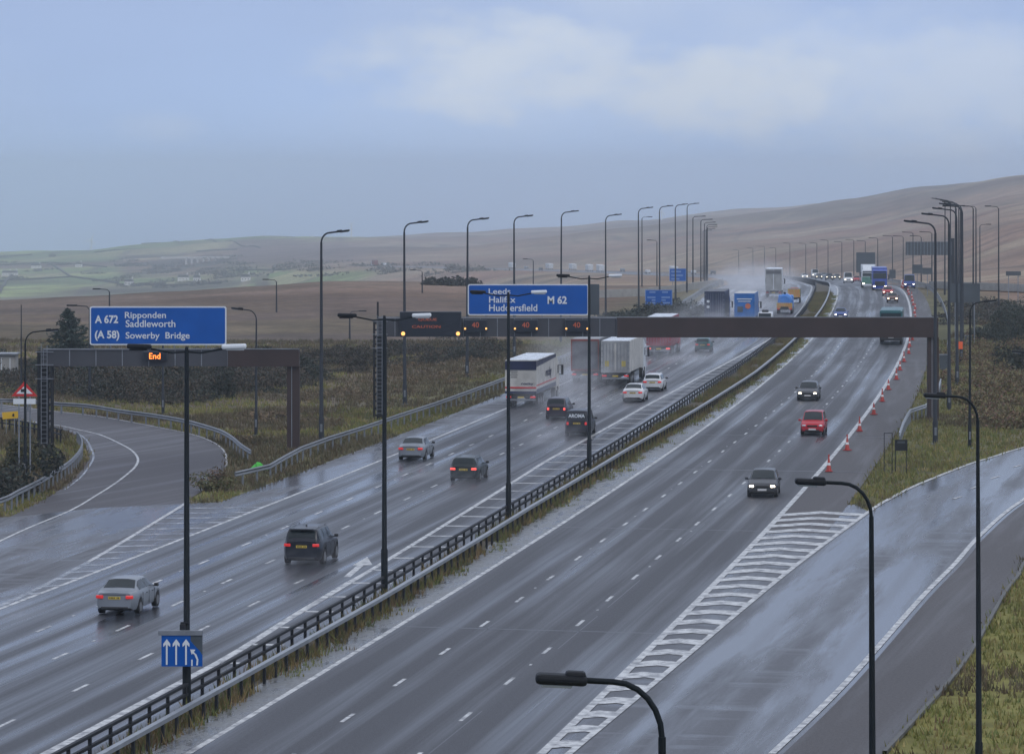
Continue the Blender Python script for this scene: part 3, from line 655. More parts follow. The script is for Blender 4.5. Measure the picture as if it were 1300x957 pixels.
# ------------------------------------------------------------------ lamp columns
def lamp_verge(h, reach, label, name='lamp_column', hl=.95, detail=True, side=1, rad=.13, mat='lampgrey', tilt=.12):
    root = thing(name, label, 'lamp column')
    n = 8 if detail else 4
    pts = [(0, 0, -.3), (0, 0, 1.6), (0, 0, 1.65), (0, 0, h - .85)]; rr = [rad * 1.25, rad * 1.25, rad, rad * .55]
    MB().tube(pts, rr, n + 2).build('pole', M[mat], root)
    if detail: MB().box((0, -rad * 1.25, .9), (rad * 1.1, .03, .55), None, .01).build('access_door', M['galvdull'], root); MB().cyl((0, 0, .03), rad * 2.2, .06, n=10).build('base_plate', M['galvdull'], root)
    root.rotation_euler = (random.uniform(-.004, .004), random.uniform(-.005, .005), 0)
    bp = [(0, 0, h - .87)]; 
    for k in range(1, 7):
        t = k / 6 * math.pi / 2; bp.append((side * .62 * (1 - math.cos(t)), 0, h - .87 + .72 * math.sin(t)))
    bp.append((side * reach, 0, h - .15 + (reach - .6) * tilt)); MB().tube(bp, rad * .42, n).build('bracket_arm', M[mat], root)
    zt = h - .15 + (reach - .6) * tilt; hd = MB(); a = -math.atan(tilt) * side
    hd.box((side * (reach + hl * .42), 0, zt + hl * .42 * tilt), (hl, .30, .13), Matrix.Rotation(a, 3, 'Y'), .05)
    hd.box((side * (reach + hl * .15), 0, zt + hl * .2 * tilt + .03), (hl * .4, .22, .16), Matrix.Rotation(a, 3, 'Y'), .04)
    hh = hd.build('lamp_head', M['head'], root)
    if detail: MB().box((side * (reach + hl * .52), 0, zt + hl * .5 * tilt - .075), (hl * .62, .2, .05), Matrix.Rotation(a, 3, 'Y'), .02).build('lens', M['lens'], hh)
    return root
def lamp_double(h, label, r=1.55):
    root = thing('lamp_column', label, 'lamp column', group='twin-arm lamp columns in the central reserve')
    MB().tube([(0, 0, -.3), (0, 0, 2.0), (0, 0, 2.05), (0, 0, h - .1), (0, 0, h + .05)], [.15, .15, .115, .075, .05], 12).build('pole', M['polegreen'], root)
    for s in (-1, 1):
        MB().tube([(0, 0, h - .12), (s * .5, 0, h - .16), (s * r * .8, 0, h - .02), (s * (r - .3), 0, h + .04)], .035, 8).build('bracket_arm', M['polegreen'], root)
        hd = MB().box((s * (r + .1), 0, h + .06), (.86, .30, .17), Matrix.Rotation(-s * .03, 3, 'Y'), .06).build('lamp_head', M['head' if s < 0 else 'headw'], root)
        MB().box((s * (r + .14), 0, h - .05), (.62, .22, .05), None, .02).build('lens', M['head'] if s < 0 else M['lens'], hd)
    return root
twin = ['nearest twin-arm lamp column, carrying the blue lane arrow sign', 'twin-arm lamp column in front of the black message screen', 'twin-arm lamp column whose arms cross the Leeds sign', 'twin-arm lamp column rising past the right edge of the Leeds sign']
for (px, D, topy), lb in zip(((237, 129, 442), (488, 164, 402), (645.5, 200, 372), (748, 234, 351)), twin):
    x, z = xz(px, topy, D); t = lamp_double(z, lb); t.location = (x, D, 0)
# right verge slip lamps, close to the camera
for px, D, topy, lb, s in ((1243, 110, 497, 'tall dark green slip road lamp column standing furthest right, its arm reaching left', -1),
                        (1109, 78, 604, 'dark lamp column beside the merge chevrons with its head over the chevron tip', -1),
                        (842, 47, 850, 'nearest lamp head at the bottom edge, over the painted chevrons', -1)):
    x, z = xz(px, topy, D); t = lamp_verge(z, 1.0, lb, hl=.66, side=-1, rad=.092, mat='polegreen', tilt=.05); t.location = (x, D, 0)
x, z = xz(32, 418, 225); t = lamp_verge(z, 1.3, 'slim black lamp column beside the warning triangle', hl=.8, rad=.1, mat='polegreen', tilt=.1); t.location = (x, 225, 0)
# near left slip lamp foot is at 612
# tall columns along both verges
GL, GR = 'tall lamp columns along the left verge', 'tall lamp columns along the right verge'
lefts = [(408, 263), (514, 306), (593, 347), (653, 388), (712, 426), (769, 462), (811, 503), (837.5, 543), (857.7, 583), (872, 622)]
hl_ = [14.9, 15.1, 15.0, 14.9, 15.1, 14.4, 15.0, 15.0, 15.0, 15.0]
for i, ((px, D), h) in enumerate(zip(lefts, hl_)):
    x, _ = xz(px, 300, D); t = lamp_verge(h, 1.15, 'tall left verge lamp column, %s from the left in the row' % ordn(i), detail=i < 4, hl=.95, mat='lampgrey', rad=.15); t['group'] = GL
    t.location = (x, D, zr(D) - .05)
for i, D in enumerate(np.arange(262, 640, 38.5)):
    h = [15.6, 15.8, 16.0, 16.2, 15.8][min(i, 4)]; lab = 'tall right verge lamp column, %s in line from the front' % ordn(i)
    t = lamp_verge(h, 1.35, lab, side=-1, detail=i < 4, mat='lampgrey', rad=.15); t['group'] = GR; t.location = P(float(D), 17.5, -.05)
far = None
def far_lamp(h, side, label, loc, group):
    t = thing('lamp_column', label, 'lamp column', loc, 0, group)
    MB().tube([(0, 0, -.5), (0, 0, h - .3)], [.16, .09], 6).build('pole', M['lampgrey'], t)
    MB().tube([(0, 0, h - .35), (side * .3, 0, h - .05), (side * 1.3, 0, h), (side * 2.3, 0, h + .05)], [.06, .06, .07, .09], 5).build('lamp_head', M['head'], t); return t
for i, D in enumerate(np.arange(664, 1500, 50)):
    D = float(D) + random.uniform(-9, 9)
    if D < 1000: far_lamp(13.0, 1, 'distant left verge lamp column, %s beyond the last near one' % ordn(i), P(D, -26.0, -.1), 'distant lamp columns down the left verge')
    far_lamp(random.uniform(9.8, 11.6), -1, 'distant right verge lamp column, %s beyond the last near one' % ordn(i), P(D + 18, 17.6, -.1), 'distant lamp columns down the right verge')
# slip and moor lamps: px, top y, foot y, distance, side, label
misc = [(325, 391, 300, 268, -1, 'lamp column just right of the Ripponden sign with its arm reaching left'),
 (114, 388, 0, 312, -1, 'lamp column behind the left edge of the Ripponden sign'),
 (207, 391, 0, 292, -1, 'lamp column standing behind the middle of the Ripponden sign'),
 (139, 367, 0, 430, -1, 'distant lamp column poking up above the left end of the Ripponden sign'),
 (351, 355, 0, 520, -1, 'lone distant moor lamp column left of the tall verge columns'),
 (444, 395, 0, 430, 1, 'short lamp column on the moor between the first two tall verge columns'),
 (536, 343, 0, 600, -1, 'distant moor lamp column above the black message screen'),
 (677, 329, 0, 700, -1, 'distant lamp column showing above the Leeds sign'),
 (815, 275.5, 0, 690, 1, 'far lamp column right behind the darkest tall one of the left verge'),
 (834, 305, 0, 720, -1, 'short far lamp column among the left verge columns'),
 (1235.5, 261.6, 0, 470, -1, 'tall lamp column on the right bank, thickest of the rear row'),
 (1239, 262, 0, 560, -1, 'thin lamp column close behind the thick one of the rear row'),
 (1214, 262, 0, 520, -1, 'thin lamp column seen through the right verge row'),
 (1267.8, 262, 0, 520, -1, 'isolated lamp column on the right skyline, arm reaching left'),
 (1244, 285, 0, 640, 1, 'short far lamp column on the right with its arm reaching right'),
 (1231, 381, 0, 255, 1, 'slim black column on the right grass bank with an arm reaching right'),
 (1330, 447, 0, 250, -1, 'lamp column outside the right edge whose dark head reaches into the picture')]
for px, ty, _, D, s, lb in misc:
    x, z = xz(px, ty, D); g = float(terrain_z(x, D)); h = z - g
    if D < 300: t = lamp_verge(h, 1.6 if px > 1300 else 1.0, lb, side=s, hl=.9, rad=.1, mat='lampgrey' if px < 1200 else 'polegreen'); t.location = (x, D, g)
    else:
        t = thing('lamp_column', lb, 'lamp column', (x, D, g)); MB().tube([(0, 0, -.4), (0, 0, h - .3)], [.13, .075], 7).build('pole', M['lampgrey'], t)
        MB().tube([(0, 0, h - .35), (s * .25, 0, h - .06), (s * 1.1, 0, h)], .05, 6).build('bracket_arm', M['lampgrey'], t); MB().box((s * 1.5, 0, h + .02), (.9, .3, .14), None, .04).build('lamp_head', M['head'], t)
# mast at far left
x, z = xz(27, 387, 330); g = float(terrain_z(x, 330)); t = thing('mast', 'thin bare mast left of the conifer', 'mast', (x, 330, g)); MB().tube([(0, 0, -.4), (0, 0, z - g)], [.09, .04], 7).build('pole', M['lampgrey'], t)

# ------------------------------------------------------------------ gantries and their signs
def lattice_leg(root, x, D, h, wdt=.9):
    """dark column with access ladder"""
    r = MB()
    for a in (-1, 1):
        for b in (-1, 1): r.box((x + a * wdt / 2, b * .35, h / 2), (.14, .14, h))
    k = 0
    while k * .55 < h - .3:
        z = .3 + k * .55; s = 1 if k % 2 else -1
        for b in (-.35, .35): r.box((x, b, z), (wdt, .05, .10))
        r.tube([(x - s * wdt / 2, -.35, z), (x + s * wdt / 2, -.35, min(h, z + .55))], .03, 5); k += 1
    r.box((x, 0, h / 2), (wdt * .55, .5, h)); leg = r.build('leg', M['darkst'], root)
    l = MB()
    for a in (-.2, .2): l.box((x + a - .02, -.62, h / 2 + .4), (.04, .05, h))
    for i in range(int(h / .3)): l.box((x - .02, -.62, .5 + i * .3), (.4, .03, .03))
    for z in (h * .72, h * .86, h * .99): l.box((x, -.7, z), (1.25, .04, .05))
    l.build('ladder', M['galvdull'], leg)
def post_leg(root, x, h, wdt=.85):
    r = MB().box((x, 0, h / 2 - .1), (wdt, .7, h + .2)); leg = r.build('leg', M['brown'], root)
    MB().box((x - wdt * .12, -.37, h / 2), (.05, .05, h)).build('cable_duct', M['galvdull'], leg)
G = 286.0
g1 = thing('gantry', 'long brown steel gantry spanning both carriageways and carrying the Leeds sign', 'sign gantry', (0, G, 0))
xl, zt = xz(480, 403, G); xr, zb = xz(1190, 428, G); xm, _ = xz(783, 400, G)
MB().box(((xm + xr) / 2, 0, (zt + zb) / 2), (xr - xm, 1.3, zt - zb)).build('beam', M['brown'], g1)
b = MB().box(((xl + xm) / 2, .1, (zt + zb) / 2), (xm - xl, 1.1, zt - zb - .1)).build('walkway_panel', M['greyp'], g1)
rails = MB()
for i in range(15): rails.box((xl + (xm - xl) * i / 14, -.47, (zt + zb) / 2), (.06, .05, zt - zb - .15))
rails.build('cladding_seams', M['galvdull'], b)
hr = MB().box(((xl + xr) / 2, -.55, zt + .04), (xr - xl, .08, .06)).build('handrail', M['galvdull'], g1)
lattice_leg(g1, xl + .15, G, zt - .2); post_leg(g1, xr - .35, zb)
MB().box((xz(478, 400, G)[0] + .1, 0, zt + .55), (.14, .14, 1.3)).build('camera_mast', M['darkst'], g1)
G2 = 253.5
g2 = thing('gantry', 'shorter gantry across the exit slip road under the Ripponden sign', 'sign gantry', (0, G2, 0))
xl2, zt2 = xz(56, 443, G2); xr2, zb2 = xz(380, 465, G2); xm2, _ = xz(290, 443, G2)
MB().box(((xm2 + xr2) / 2, 0, (zt2 + zb2) / 2), (xr2 - xm2, 1.2, zt2 - zb2)).build('beam', M['brown'], g2)
b = MB().box(((xl2 + xm2) / 2, .05, (zt2 + zb2) / 2), (xm2 - xl2, 1.1, zt2 - zb2 - .05)).build('walkway_panel', M['greyp'], g2)
rails = MB()
for i in range(8): rails.box((xl2 + (xm2 - xl2) * i / 7, -.52, (zt2 + zb2) / 2), (.06, .05, zt2 - zb2 - .1))
rails.build('cladding_seams', M['galvdull'], b)
MB().box(((xl2 + xr2) / 2, -.62, zt2 + .03), (xr2 - xl2, .08, .06)).build('handrail', M['galvdull'], g2)
lattice_leg(g2, xl2 + .1, G2, zt2 - .1); post_leg(g2, xr2 - .4, zb2)

def rrect(x0, z0, x1, z1, r, n=5):
    pts = []
    for cx, cz, a in ((x1 - r, z1 - r, 0), (x0 + r, z1 - r, 90), (x0 + r, z0 + r, 180), (x1 - r, z0 + r, 270)):
        for k in range(n + 1): t = R(a + 90 * k / n); pts.append((cx + r * math.cos(t), cz + r * math.sin(t)))
    return pts
def big_sign(name, label, D, x0, y0, x1, y1, border=.09):
    xa, za = xz(x0, y1, D); xb, zc = xz(x1, y0, D)
    t = thing(name, label, 'road sign', (xa, D - .75, za)); W, H = xb - xa, zc - za
    MB().prism(rrect(0, 0, W, H, .16), 0, .08).build('border', M['white'], t)
    MB().prism(rrect(border, border, W - border, H - border, .1), -.012, .02).build('panel', M['blue'], t)
    f = MB()
    for k in np.linspace(.15, .85, 4): f.box((W * k, .14, H * .45), (.08, .1, H * 1.05))
    f.build('back_frame', M['galvdull'], t)
    def tx(s, px0, px1, yb, yt, bold=.012): text(s, t, M['white'], xz(px0, yb, D)[0] - xa, xz(px0, yb, D)[1] - za, (px1 - px0) * D / FPX, (yb - yt) * D / FPX, -.03, font_bold=bold)
    return t, tx
t, tx = big_sign('road_sign', 'blue Ripponden and Saddleworth direction sign on the left gantry', G2, 115.5, 388.5, 288.5, 437.5)
tx('A 672', 122, 151.5, 410, 399.5, .03); tx('(A 58)', 122, 153, 432, 419, .03)
tx('Ripponden', 160, 212, 405.8, 395.5); tx('Saddleworth', 161, 224, 414.8, 405.8); tx('Sowerby  Bridge', 161, 242, 431.8, 421)
t, tx = big_sign('road_sign', 'blue Leeds Halifax Huddersfield motorway sign on the long gantry', G, 594, 360.5, 747, 399.8)
tx('Leeds', 620.5, 648, 373, 366); tx('Halifax', 621, 654.5, 384, 376); tx('Huddersfield', 621, 682, 394.8, 385.8); tx('M 62', 695, 719.5, 385.5, 375.5, .03)
# grey panel just right of it
x, z = xz(749, 400, G); x2, z2 = xz(761, 361, G); t = thing('sign_panel', 'plain grey panel standing behind the right end of the Leeds sign', 'sign panel', (x, G + .4, z))
MB().box(((x2 - x) / 2, 0, (z2 - z) / 2), (x2 - x, .08, z2 - z)).build('panel', M['signback'], t); MB().box(((x2 - x) / 2, .09, (z2 - z) / 2 - .1), (.1, .1, z2 - z)).build('bracket', M['galvdull'], t)
# message screen
def screen(label, D, x0, y0, x1, y1, lines, lamps=True, mat='vms', lr=.14):
    xa, za = xz(x0, y1, D); xb, zc = xz(x1, y0, D); W, H = xb - xa, zc - za
    t = thing('message_screen', label, 'message screen', (xa, D - 1.0, za))
    MB().box((W / 2, .18, H / 2), (W, .35, H), None, .04).build('case', M['vmsbox'], t); MB().box((W / 2, -.005, H / 2), (W - .16, .04, H - .16)).build('screen', M['vms'], t)
    for s, a, b2, c, d2, m in lines: text(s, t, M[m], a * W, b2 * H, c * W, d2 * H, -.04)
    if lamps:
        for a in (.055, .945): MB().cyl((a * W, -.06, .13 * H if lr > .1 else .28 * H), lr, .06, 'y', 14).build('warning_lamp', M['amber'], t)
    return t
screen('big black message screen with two amber lamps on the long gantry', G, 508, 395, 586, 427, [('QUEUE', .30, .62, .30, .12, 'redled'), ('CAUTION', .20, .35, .46, .11, 'redled')], lr=.15)
for (x0, x1), lb in zip(((589, 619), (652, 683), (717, 747)), ('left lane signal showing 40 under the left end of the Leeds sign', 'middle lane signal showing 40 under the Leeds sign', 'right lane signal showing 40 between two amber lamps under the Leeds sign')):
    screen(lb, G, x0, 405, x1, 421, [('40', .34, .36, .30, .42, 'redled')], lr=.075)
t = screen('small black lane signal with the word End in orange on the left gantry', G2, 183, 445, 214, 457, [('End', .27, .2, .45, .6, 'orange')], lamps=False)
# lane arrow sign on nearest median column
D = 128.4; x0, z0 = xz(205, 845.5, D); x1, z1 = xz(257, 806, D); W, H = x1 - x0, z1 - z0
t = thing('lane_sign', 'blue lane sign of four white arrows, the right one merging left', 'road sign', (x0, D, z0))
MB().box((W / 2, .03, H / 2), (W, .03, H)).build('backing_board', M['signback'], t)
MB().prism([(0, 0), (W, 0), (W, H * .36), (W * .93, H * .5), (W * .80, H * .68), (W * .71, H * .82), (W * .71, H), (0, H)], -.01, .01).build('panel', M['blue'], t)
MB().box((W / 2 - .05, .04, H + .08), (W + .12, .18, .16)).build('light_hood', M['galvdull'], t)
MB().box((W * .62, .12, H / 2), (W * .5, .14, .08)).build('bracket', M['darkst'], t)
for a in (.13, .36, .60):
    x = a * W; MB().prism([(x - .03, .06), (x + .03, .06), (x + .03, H - .32), (x + .12, H - .40), (x + .12, H - .29), (x, H - .13), (x - .12, H - .29), (x - .12, H - .40), (x - .03, H - .32)], -.03, -.012).build('arrow', M['white'], t)
m = MB(); pts = [(.87, .04), (.88, .22), (.83, .38), (.76, .46)]
for i in range(3):
    (a, b), (c, d2) = pts[i], pts[i + 1]; m.prism([(a * W - .03, b * H), (a * W + .03, b * H), (c * W + .03, d2 * H + .02), (c * W - .03, d2 * H - .02)], -.03 - i * .001, -.012)
m.prism([(.70 * W, .55 * H), (.83 * W, .54 * H), (.74 * W, .38 * H)], -.034, -.012); m.build('arrow', M['white'], t)
m = MB().box((W * .745, -.02, H * .12), (.05, .02, H * .2)); m.build('lane_mark', M['white'], t)
x0, z0 = xz(231, 798, D); t = thing('junction_box', 'small dark box strapped to the nearest lamp column above the arrow sign', 'junction box', (x0, D + .35, z0)); MB().box((0, 0, 0), (.2, .25, .28), None, .03).build('case', M['darkst'], t); MB().box((.05, .1, .16), (.28, .1, .05)).build('strap', M['darkst'], t)
# blue signs beyond the gantry
def post_sign(label, D, x0, y0, x1, y1, mat, posts=2, lines=None, border='textblue', cat='road sign', name='road_sign'):
    xa, za = xz(x0, y1, D); xb, zc = xz(x1, y0, D); W, H = xb - xa, zc - za; g = float(terrain_z((xa + xb) / 2, D))
    t = thing(name, label, cat, ((xa + xb) / 2, D, g)); z0 = za - g
    MB().box((0, 0, z0 + H / 2), (W, .06, H)).build('panel', M[mat], t)
    if border: 
        f = MB()
        for zz in (z0 + .05, z0 + H - .05): f.box((0, -.035, zz), (W, .03, .08))
        for xx in (-W / 2 + .05, W / 2 - .05): f.box((xx, -.034, z0 + H / 2), (.08, .028, H - .2))
        f.build('border', M[border], t)
    for k in range(posts):
        xx = 0 if posts == 1 else (-W * .32 + W * .64 * k / (posts - 1)); MB().box((xx, .1, (z0 + H) / 2 - .2), (.12, .12, z0 + H - .1 + .4)).build('post', M['galvdull'], t)
    if lines:
        for (a, b, c, d2) in lines: MB().box((-W / 2 + (a + c / 2) * W, -.04, z0 + (b + d2 / 2) * H), (c * W, .02, d2 * H)).build('text_line', M['textblue'], t)
    return t
ln = [(.16, .80, .22, .10), (.62, .80, .22, .10), (.08, .46, .30, .10), (.60, .46, .32, .10), (.24, .29, .14, .09), (.60, .29, .16, .09), (.08, .10, .30, .10), (.60, .10, .32, .10)]
post_sign('blue services sign with two columns of writing standing in the left verge', 520, 819, 368, 853.5, 387.5, 'blue', 2, ln)
post_sign('faint blue direction sign furthest along the left verge, hazy', 760, 850, 341, 871, 357, 'blue', 2, [(.1, .7, .6, .12), (.1, .4, .7, .12), (.1, .12, .5, .12)])
for lb, D, x0, y0, x1, y1, n in (
 ('large dark grey sign back in the right verge behind the lamp columns', 420, 1206, 360, 1244, 384, 2),
 ('tall striped grey sign back above the white lorry', 820, 1087, 320.5, 1111, 346, 2),
 ('small grey sign back just right of the blue van', 610, 1158, 336, 1171, 347, 1),
 ('low green-grey sign back beside the side road', 600, 1171, 340, 1184, 348, 1),
 ('greenish sign back near the right edge on the moor', 560, 1277, 344.5, 1296, 350, 2)):
    post_sign(lb, D, x0, y0, x1, y1, 'signback', n, border=None, name='road_sign')
# marker / cabinet in the verge
post_sign('dark rounded sign seen from behind right of the blue lorry', 735, 1129, 342.5, 1137, 353.5, 'signback', 1, border=None, name='road_sign')
# far gantry
D = 640; xa, z1 = xz(1150, 307, D); xb, z0 = xz(1208, 324, D); g = float(terrain_z(xb, D)); t = thing('gantry', 'far grey cantilever gantry seen from behind over the right verge', 'sign gantry', (xb, D, g))
MB().box(((xa - xb) / 2, 0, (z1 + z0) / 2 - g), (xb - xa, 1.0, z1 - z0)).build('beam', M['signback'], t); MB().box((0, 0, (z1 - g) / 2 + .3), (.9, .9, z1 - g + .6)).build('leg', M['darkst'], t)
m = MB()
for k in range(14): m.box(((xa - xb) * (k + .5) / 14, -.55, (z1 + z0) / 2 - g), (.08, .06, z1 - z0))
m.build('cladding_seams', M['galvdull'], t)
# warning triangle
D = 232; x, z = xz(31, 503, D); _, zt = xz(31, 488, D); h = zt - z
t = thing('warning_sign', 'red bordered warning triangle with a plate below, behind the slim black column', 'road sign', (x, D, 0)); s = .82
MB().prism([(-s, z), (s, z), (0, zt + .2)], 0, .03).build('border', M['redpaint'], t); MB().prism([(-s + .3, z + .16), (s - .3, z + .16), (0, zt - .1)], -.02, 0).build('panel', M['white'], t)
MB().box((-.05, -.03, z + .36), (.34, .02, .2)).build('symbol', M['ink'], t); MB().box((0, 0, z - .32), (1.4, .03, .34)).build('supplementary_plate', M['white'], t)
MB().cyl((-.35, .08, z / 2 + .1), .05, z + .5, n=8).build('post', M['galvdull'], t); MB().cyl((.35, .08, z / 2 + .1), .05, z + .5, n=8).build('post', M['galvdull'], t)
# yellow sign
D = 268; x, z = xz(13, 527, D); t = thing('temporary_sign', 'tilted yellow temporary sign at the left edge beside the slip road', 'road sign', (x, D, 0))
MB().box((0, 0, z), (1.15, .03, .50), Matrix.Rotation(R(-5), 3, 'Y')).build('panel', M['yellow'], t); MB().prism([(.12, z - .05), (.3, z - .12), (.3, z + .1), (.2, z + .14)], -.04, -.02).build('symbol', M['ink'], t)
MB().box((-.3, .06, z / 2 - .1), (.05, .05, z + .1)).build('leg', M['galvdull'], t); MB().box((.3, .06, z / 2 - .1), (.05, .05, z + .1)).build('leg', M['galvdull'], t)
# small framed notice in the right island
D = 232; x0, z0 = xz(1136, 572, D); x1, z1 = xz(1152, 558, D); t = thing('notice_board', 'small dark framed notice on thin posts in the grass island', 'sign', ((x0 + x1) / 2, D, 0)); W = x1 - x0
MB().box((0, 0, (z0 + z1) / 2), (W, .05, z1 - z0)).build('panel', M['darkst'], t); MB().box((0, -.03, z1 - .16), (W * .6, .02, .14)).build('text_line', M['signback'], t)
for s in (-1, 1): MB().box((s * W * .45, .05, z1 / 2 - .1), (.05, .05, z1 + .2)).build('post', M['darkst'], t)
m = MB()
for a in (-1.05, -.55): m.box((a, .1, z1 / 2 + .2), (.04, .04, z1 + .4))
m.box((-.8, .1, z1 + .4), (.54, .04, .04)); m.build('frame', M['darkst'], t)
# verge cabinets and markers
x, z = xz(1222, 450, 372); t = thing('marker_post', 'white marker post with an orange panel among the right lamp columns', 'marker post', (x - .5, 372, 0))
MB().box((0, 0, 1.35), (.12, .1, 2.7)).build('post', M['white'], t); MB().box((.3, -.02, 1.95), (.42, .05, .75)).build('panel', M['marker'], t)
for px, py, w_, h_, lb in ((1198, 470, .8, 1.5, 'grey roadside cabinet just right of the gantry leg'), (1229, 440, .7, 1.2, 'bluish grey roadside cabinet further along the right bank')):
    p = at(px, py); t = thing('roadside_cabinet', lb, 'cabinet', p); MB().box((0, 0, h_ / 2), (w_, .4, h_), None, .04).build('case', M['signback'], t); MB().box((0, 0, h_ + .03), (w_ + .1, .5, .06)).build('lid', M['galvdull'], t)
    MB().box((w_ * .3, -.22, h_ * .5), (.04, .04, .16)).build('handle', M['darkst'], t)

# ------------------------------------------------------------------ vehicles (local: +Y forward, +X right, origin on the road under the centre)
def lerp(a, b, t): return a + (b - a) * t
def prof(pts): xs, ys = zip(*sorted(pts)); return lambda y: float(np.interp(y, xs, ys))
CARPAINT = {}
def car_paint(n, c, rough=.35): return pmat('car_paint_' + n, c, rough, 0.1, spec=.35, coat=.25, var=.12, vscale=.8)
SHAPES = {   # length, width, height, belt, roof keys from rear (negative y) to front; greenhouse top half width
 'saloon': dict(L=4.6, W=1.80, H=1.46, belt=[(-2.3, .93), (-1.6, .99), (.8, .96), (1.4, .93), (2.1, .76), (2.3, .62)], roof=[(-1.75, 0), (-1.0, .94), (-.3, 1), (.3, .97), (1.15, 0)], roofw=.60, wb=2.7, r=.32, rw=(-1.72, -1.02), ws=(.32, 1.12), sw=(-1.35, .95)),
 'estate': dict(L=4.6, W=1.80, H=1.50, belt=[(-2.3, .95), (-1.6, 1.0), (.8, .97), (1.4, .94), (2.1, .77), (2.3, .62)], roof=[(-2.27, 0), (-1.92, .93), (-1.2, 1), (.3, .97), (1.15, 0)], roofw=.63, wb=2.7, r=.32, rw=(-2.24, -1.94), ws=(.32, 1.12), sw=(-2.0, .95)),
 'hatch': dict(L=4.1, W=1.76, H=1.48, belt=[(-2.05, .93), (-1.4, .98), (.8, .95), (1.2, .93), (1.85, .78), (2.05, .62)], roof=[(-2.02, 0), (-1.62, .92), (-.9, 1), (.25, .97), (1.1, 0)], roofw=.62, wb=2.55, r=.31, rw=(-1.98, -1.66), ws=(.28, 1.07), sw=(-1.7, .9)),
 'suv': dict(L=4.5, W=1.92, H=1.76, belt=[(-2.25, 1.10), (-1.6, 1.16), (.8, 1.12), (1.3, 1.08), (2.0, .96), (2.25, .74)], roof=[(-2.22, 0), (-1.95, .92), (-1.2, 1), (.35, .98), (1.15, 0)], roofw=.68, wb=2.66, r=.37, rw=(-2.19, -1.97), ws=(.38, 1.12), sw=(-2.0, .95)),
 'mpv': dict(L=4.2, W=1.74, H=1.66, belt=[(-2.1, 1.0), (-1.4, 1.03), (.9, 1.0), (1.35, .97), (1.95, .82), (2.1, .64)], roof=[(-2.07, 0), (-1.85, .92), (-1.0, 1), (.45, .97), (1.4, 0)], roofw=.64, wb=2.6, r=.31, rw=(-2.04, -1.87), ws=(.48, 1.36), sw=(-1.9, 1.15)),
 'van': dict(L=4.4, W=1.82, H=1.84, belt=[(-2.2, 1.10), (-1.6, 1.12), (.9, 1.08), (1.35, 1.04), (2.0, .90), (2.2, .68)], roof=[(-2.18, 0), (-2.08, .96), (-1.4, 1), (.6, .99), (1.3, 0)], roofw=.74, wb=2.7, r=.32, rw=(-2.17, -2.09), ws=(.62, 1.27), sw=(.05, 1.1)),
 'bigvan': dict(L=5.4, W=2.0, H=2.4, belt=[(-2.7, 1.25), (1.4, 1.22), (2.0, 1.15), (2.5, 1.0), (2.7, .7)], roof=[(-2.68, 0), (-2.62, .97), (-1.8, 1), (1.2, .99), (2.0, 0)], roofw=.84, wb=3.3, r=.35, rw=(-2.67, -2.63), ws=(1.22, 1.97), sw=(.8, 1.8)),
}
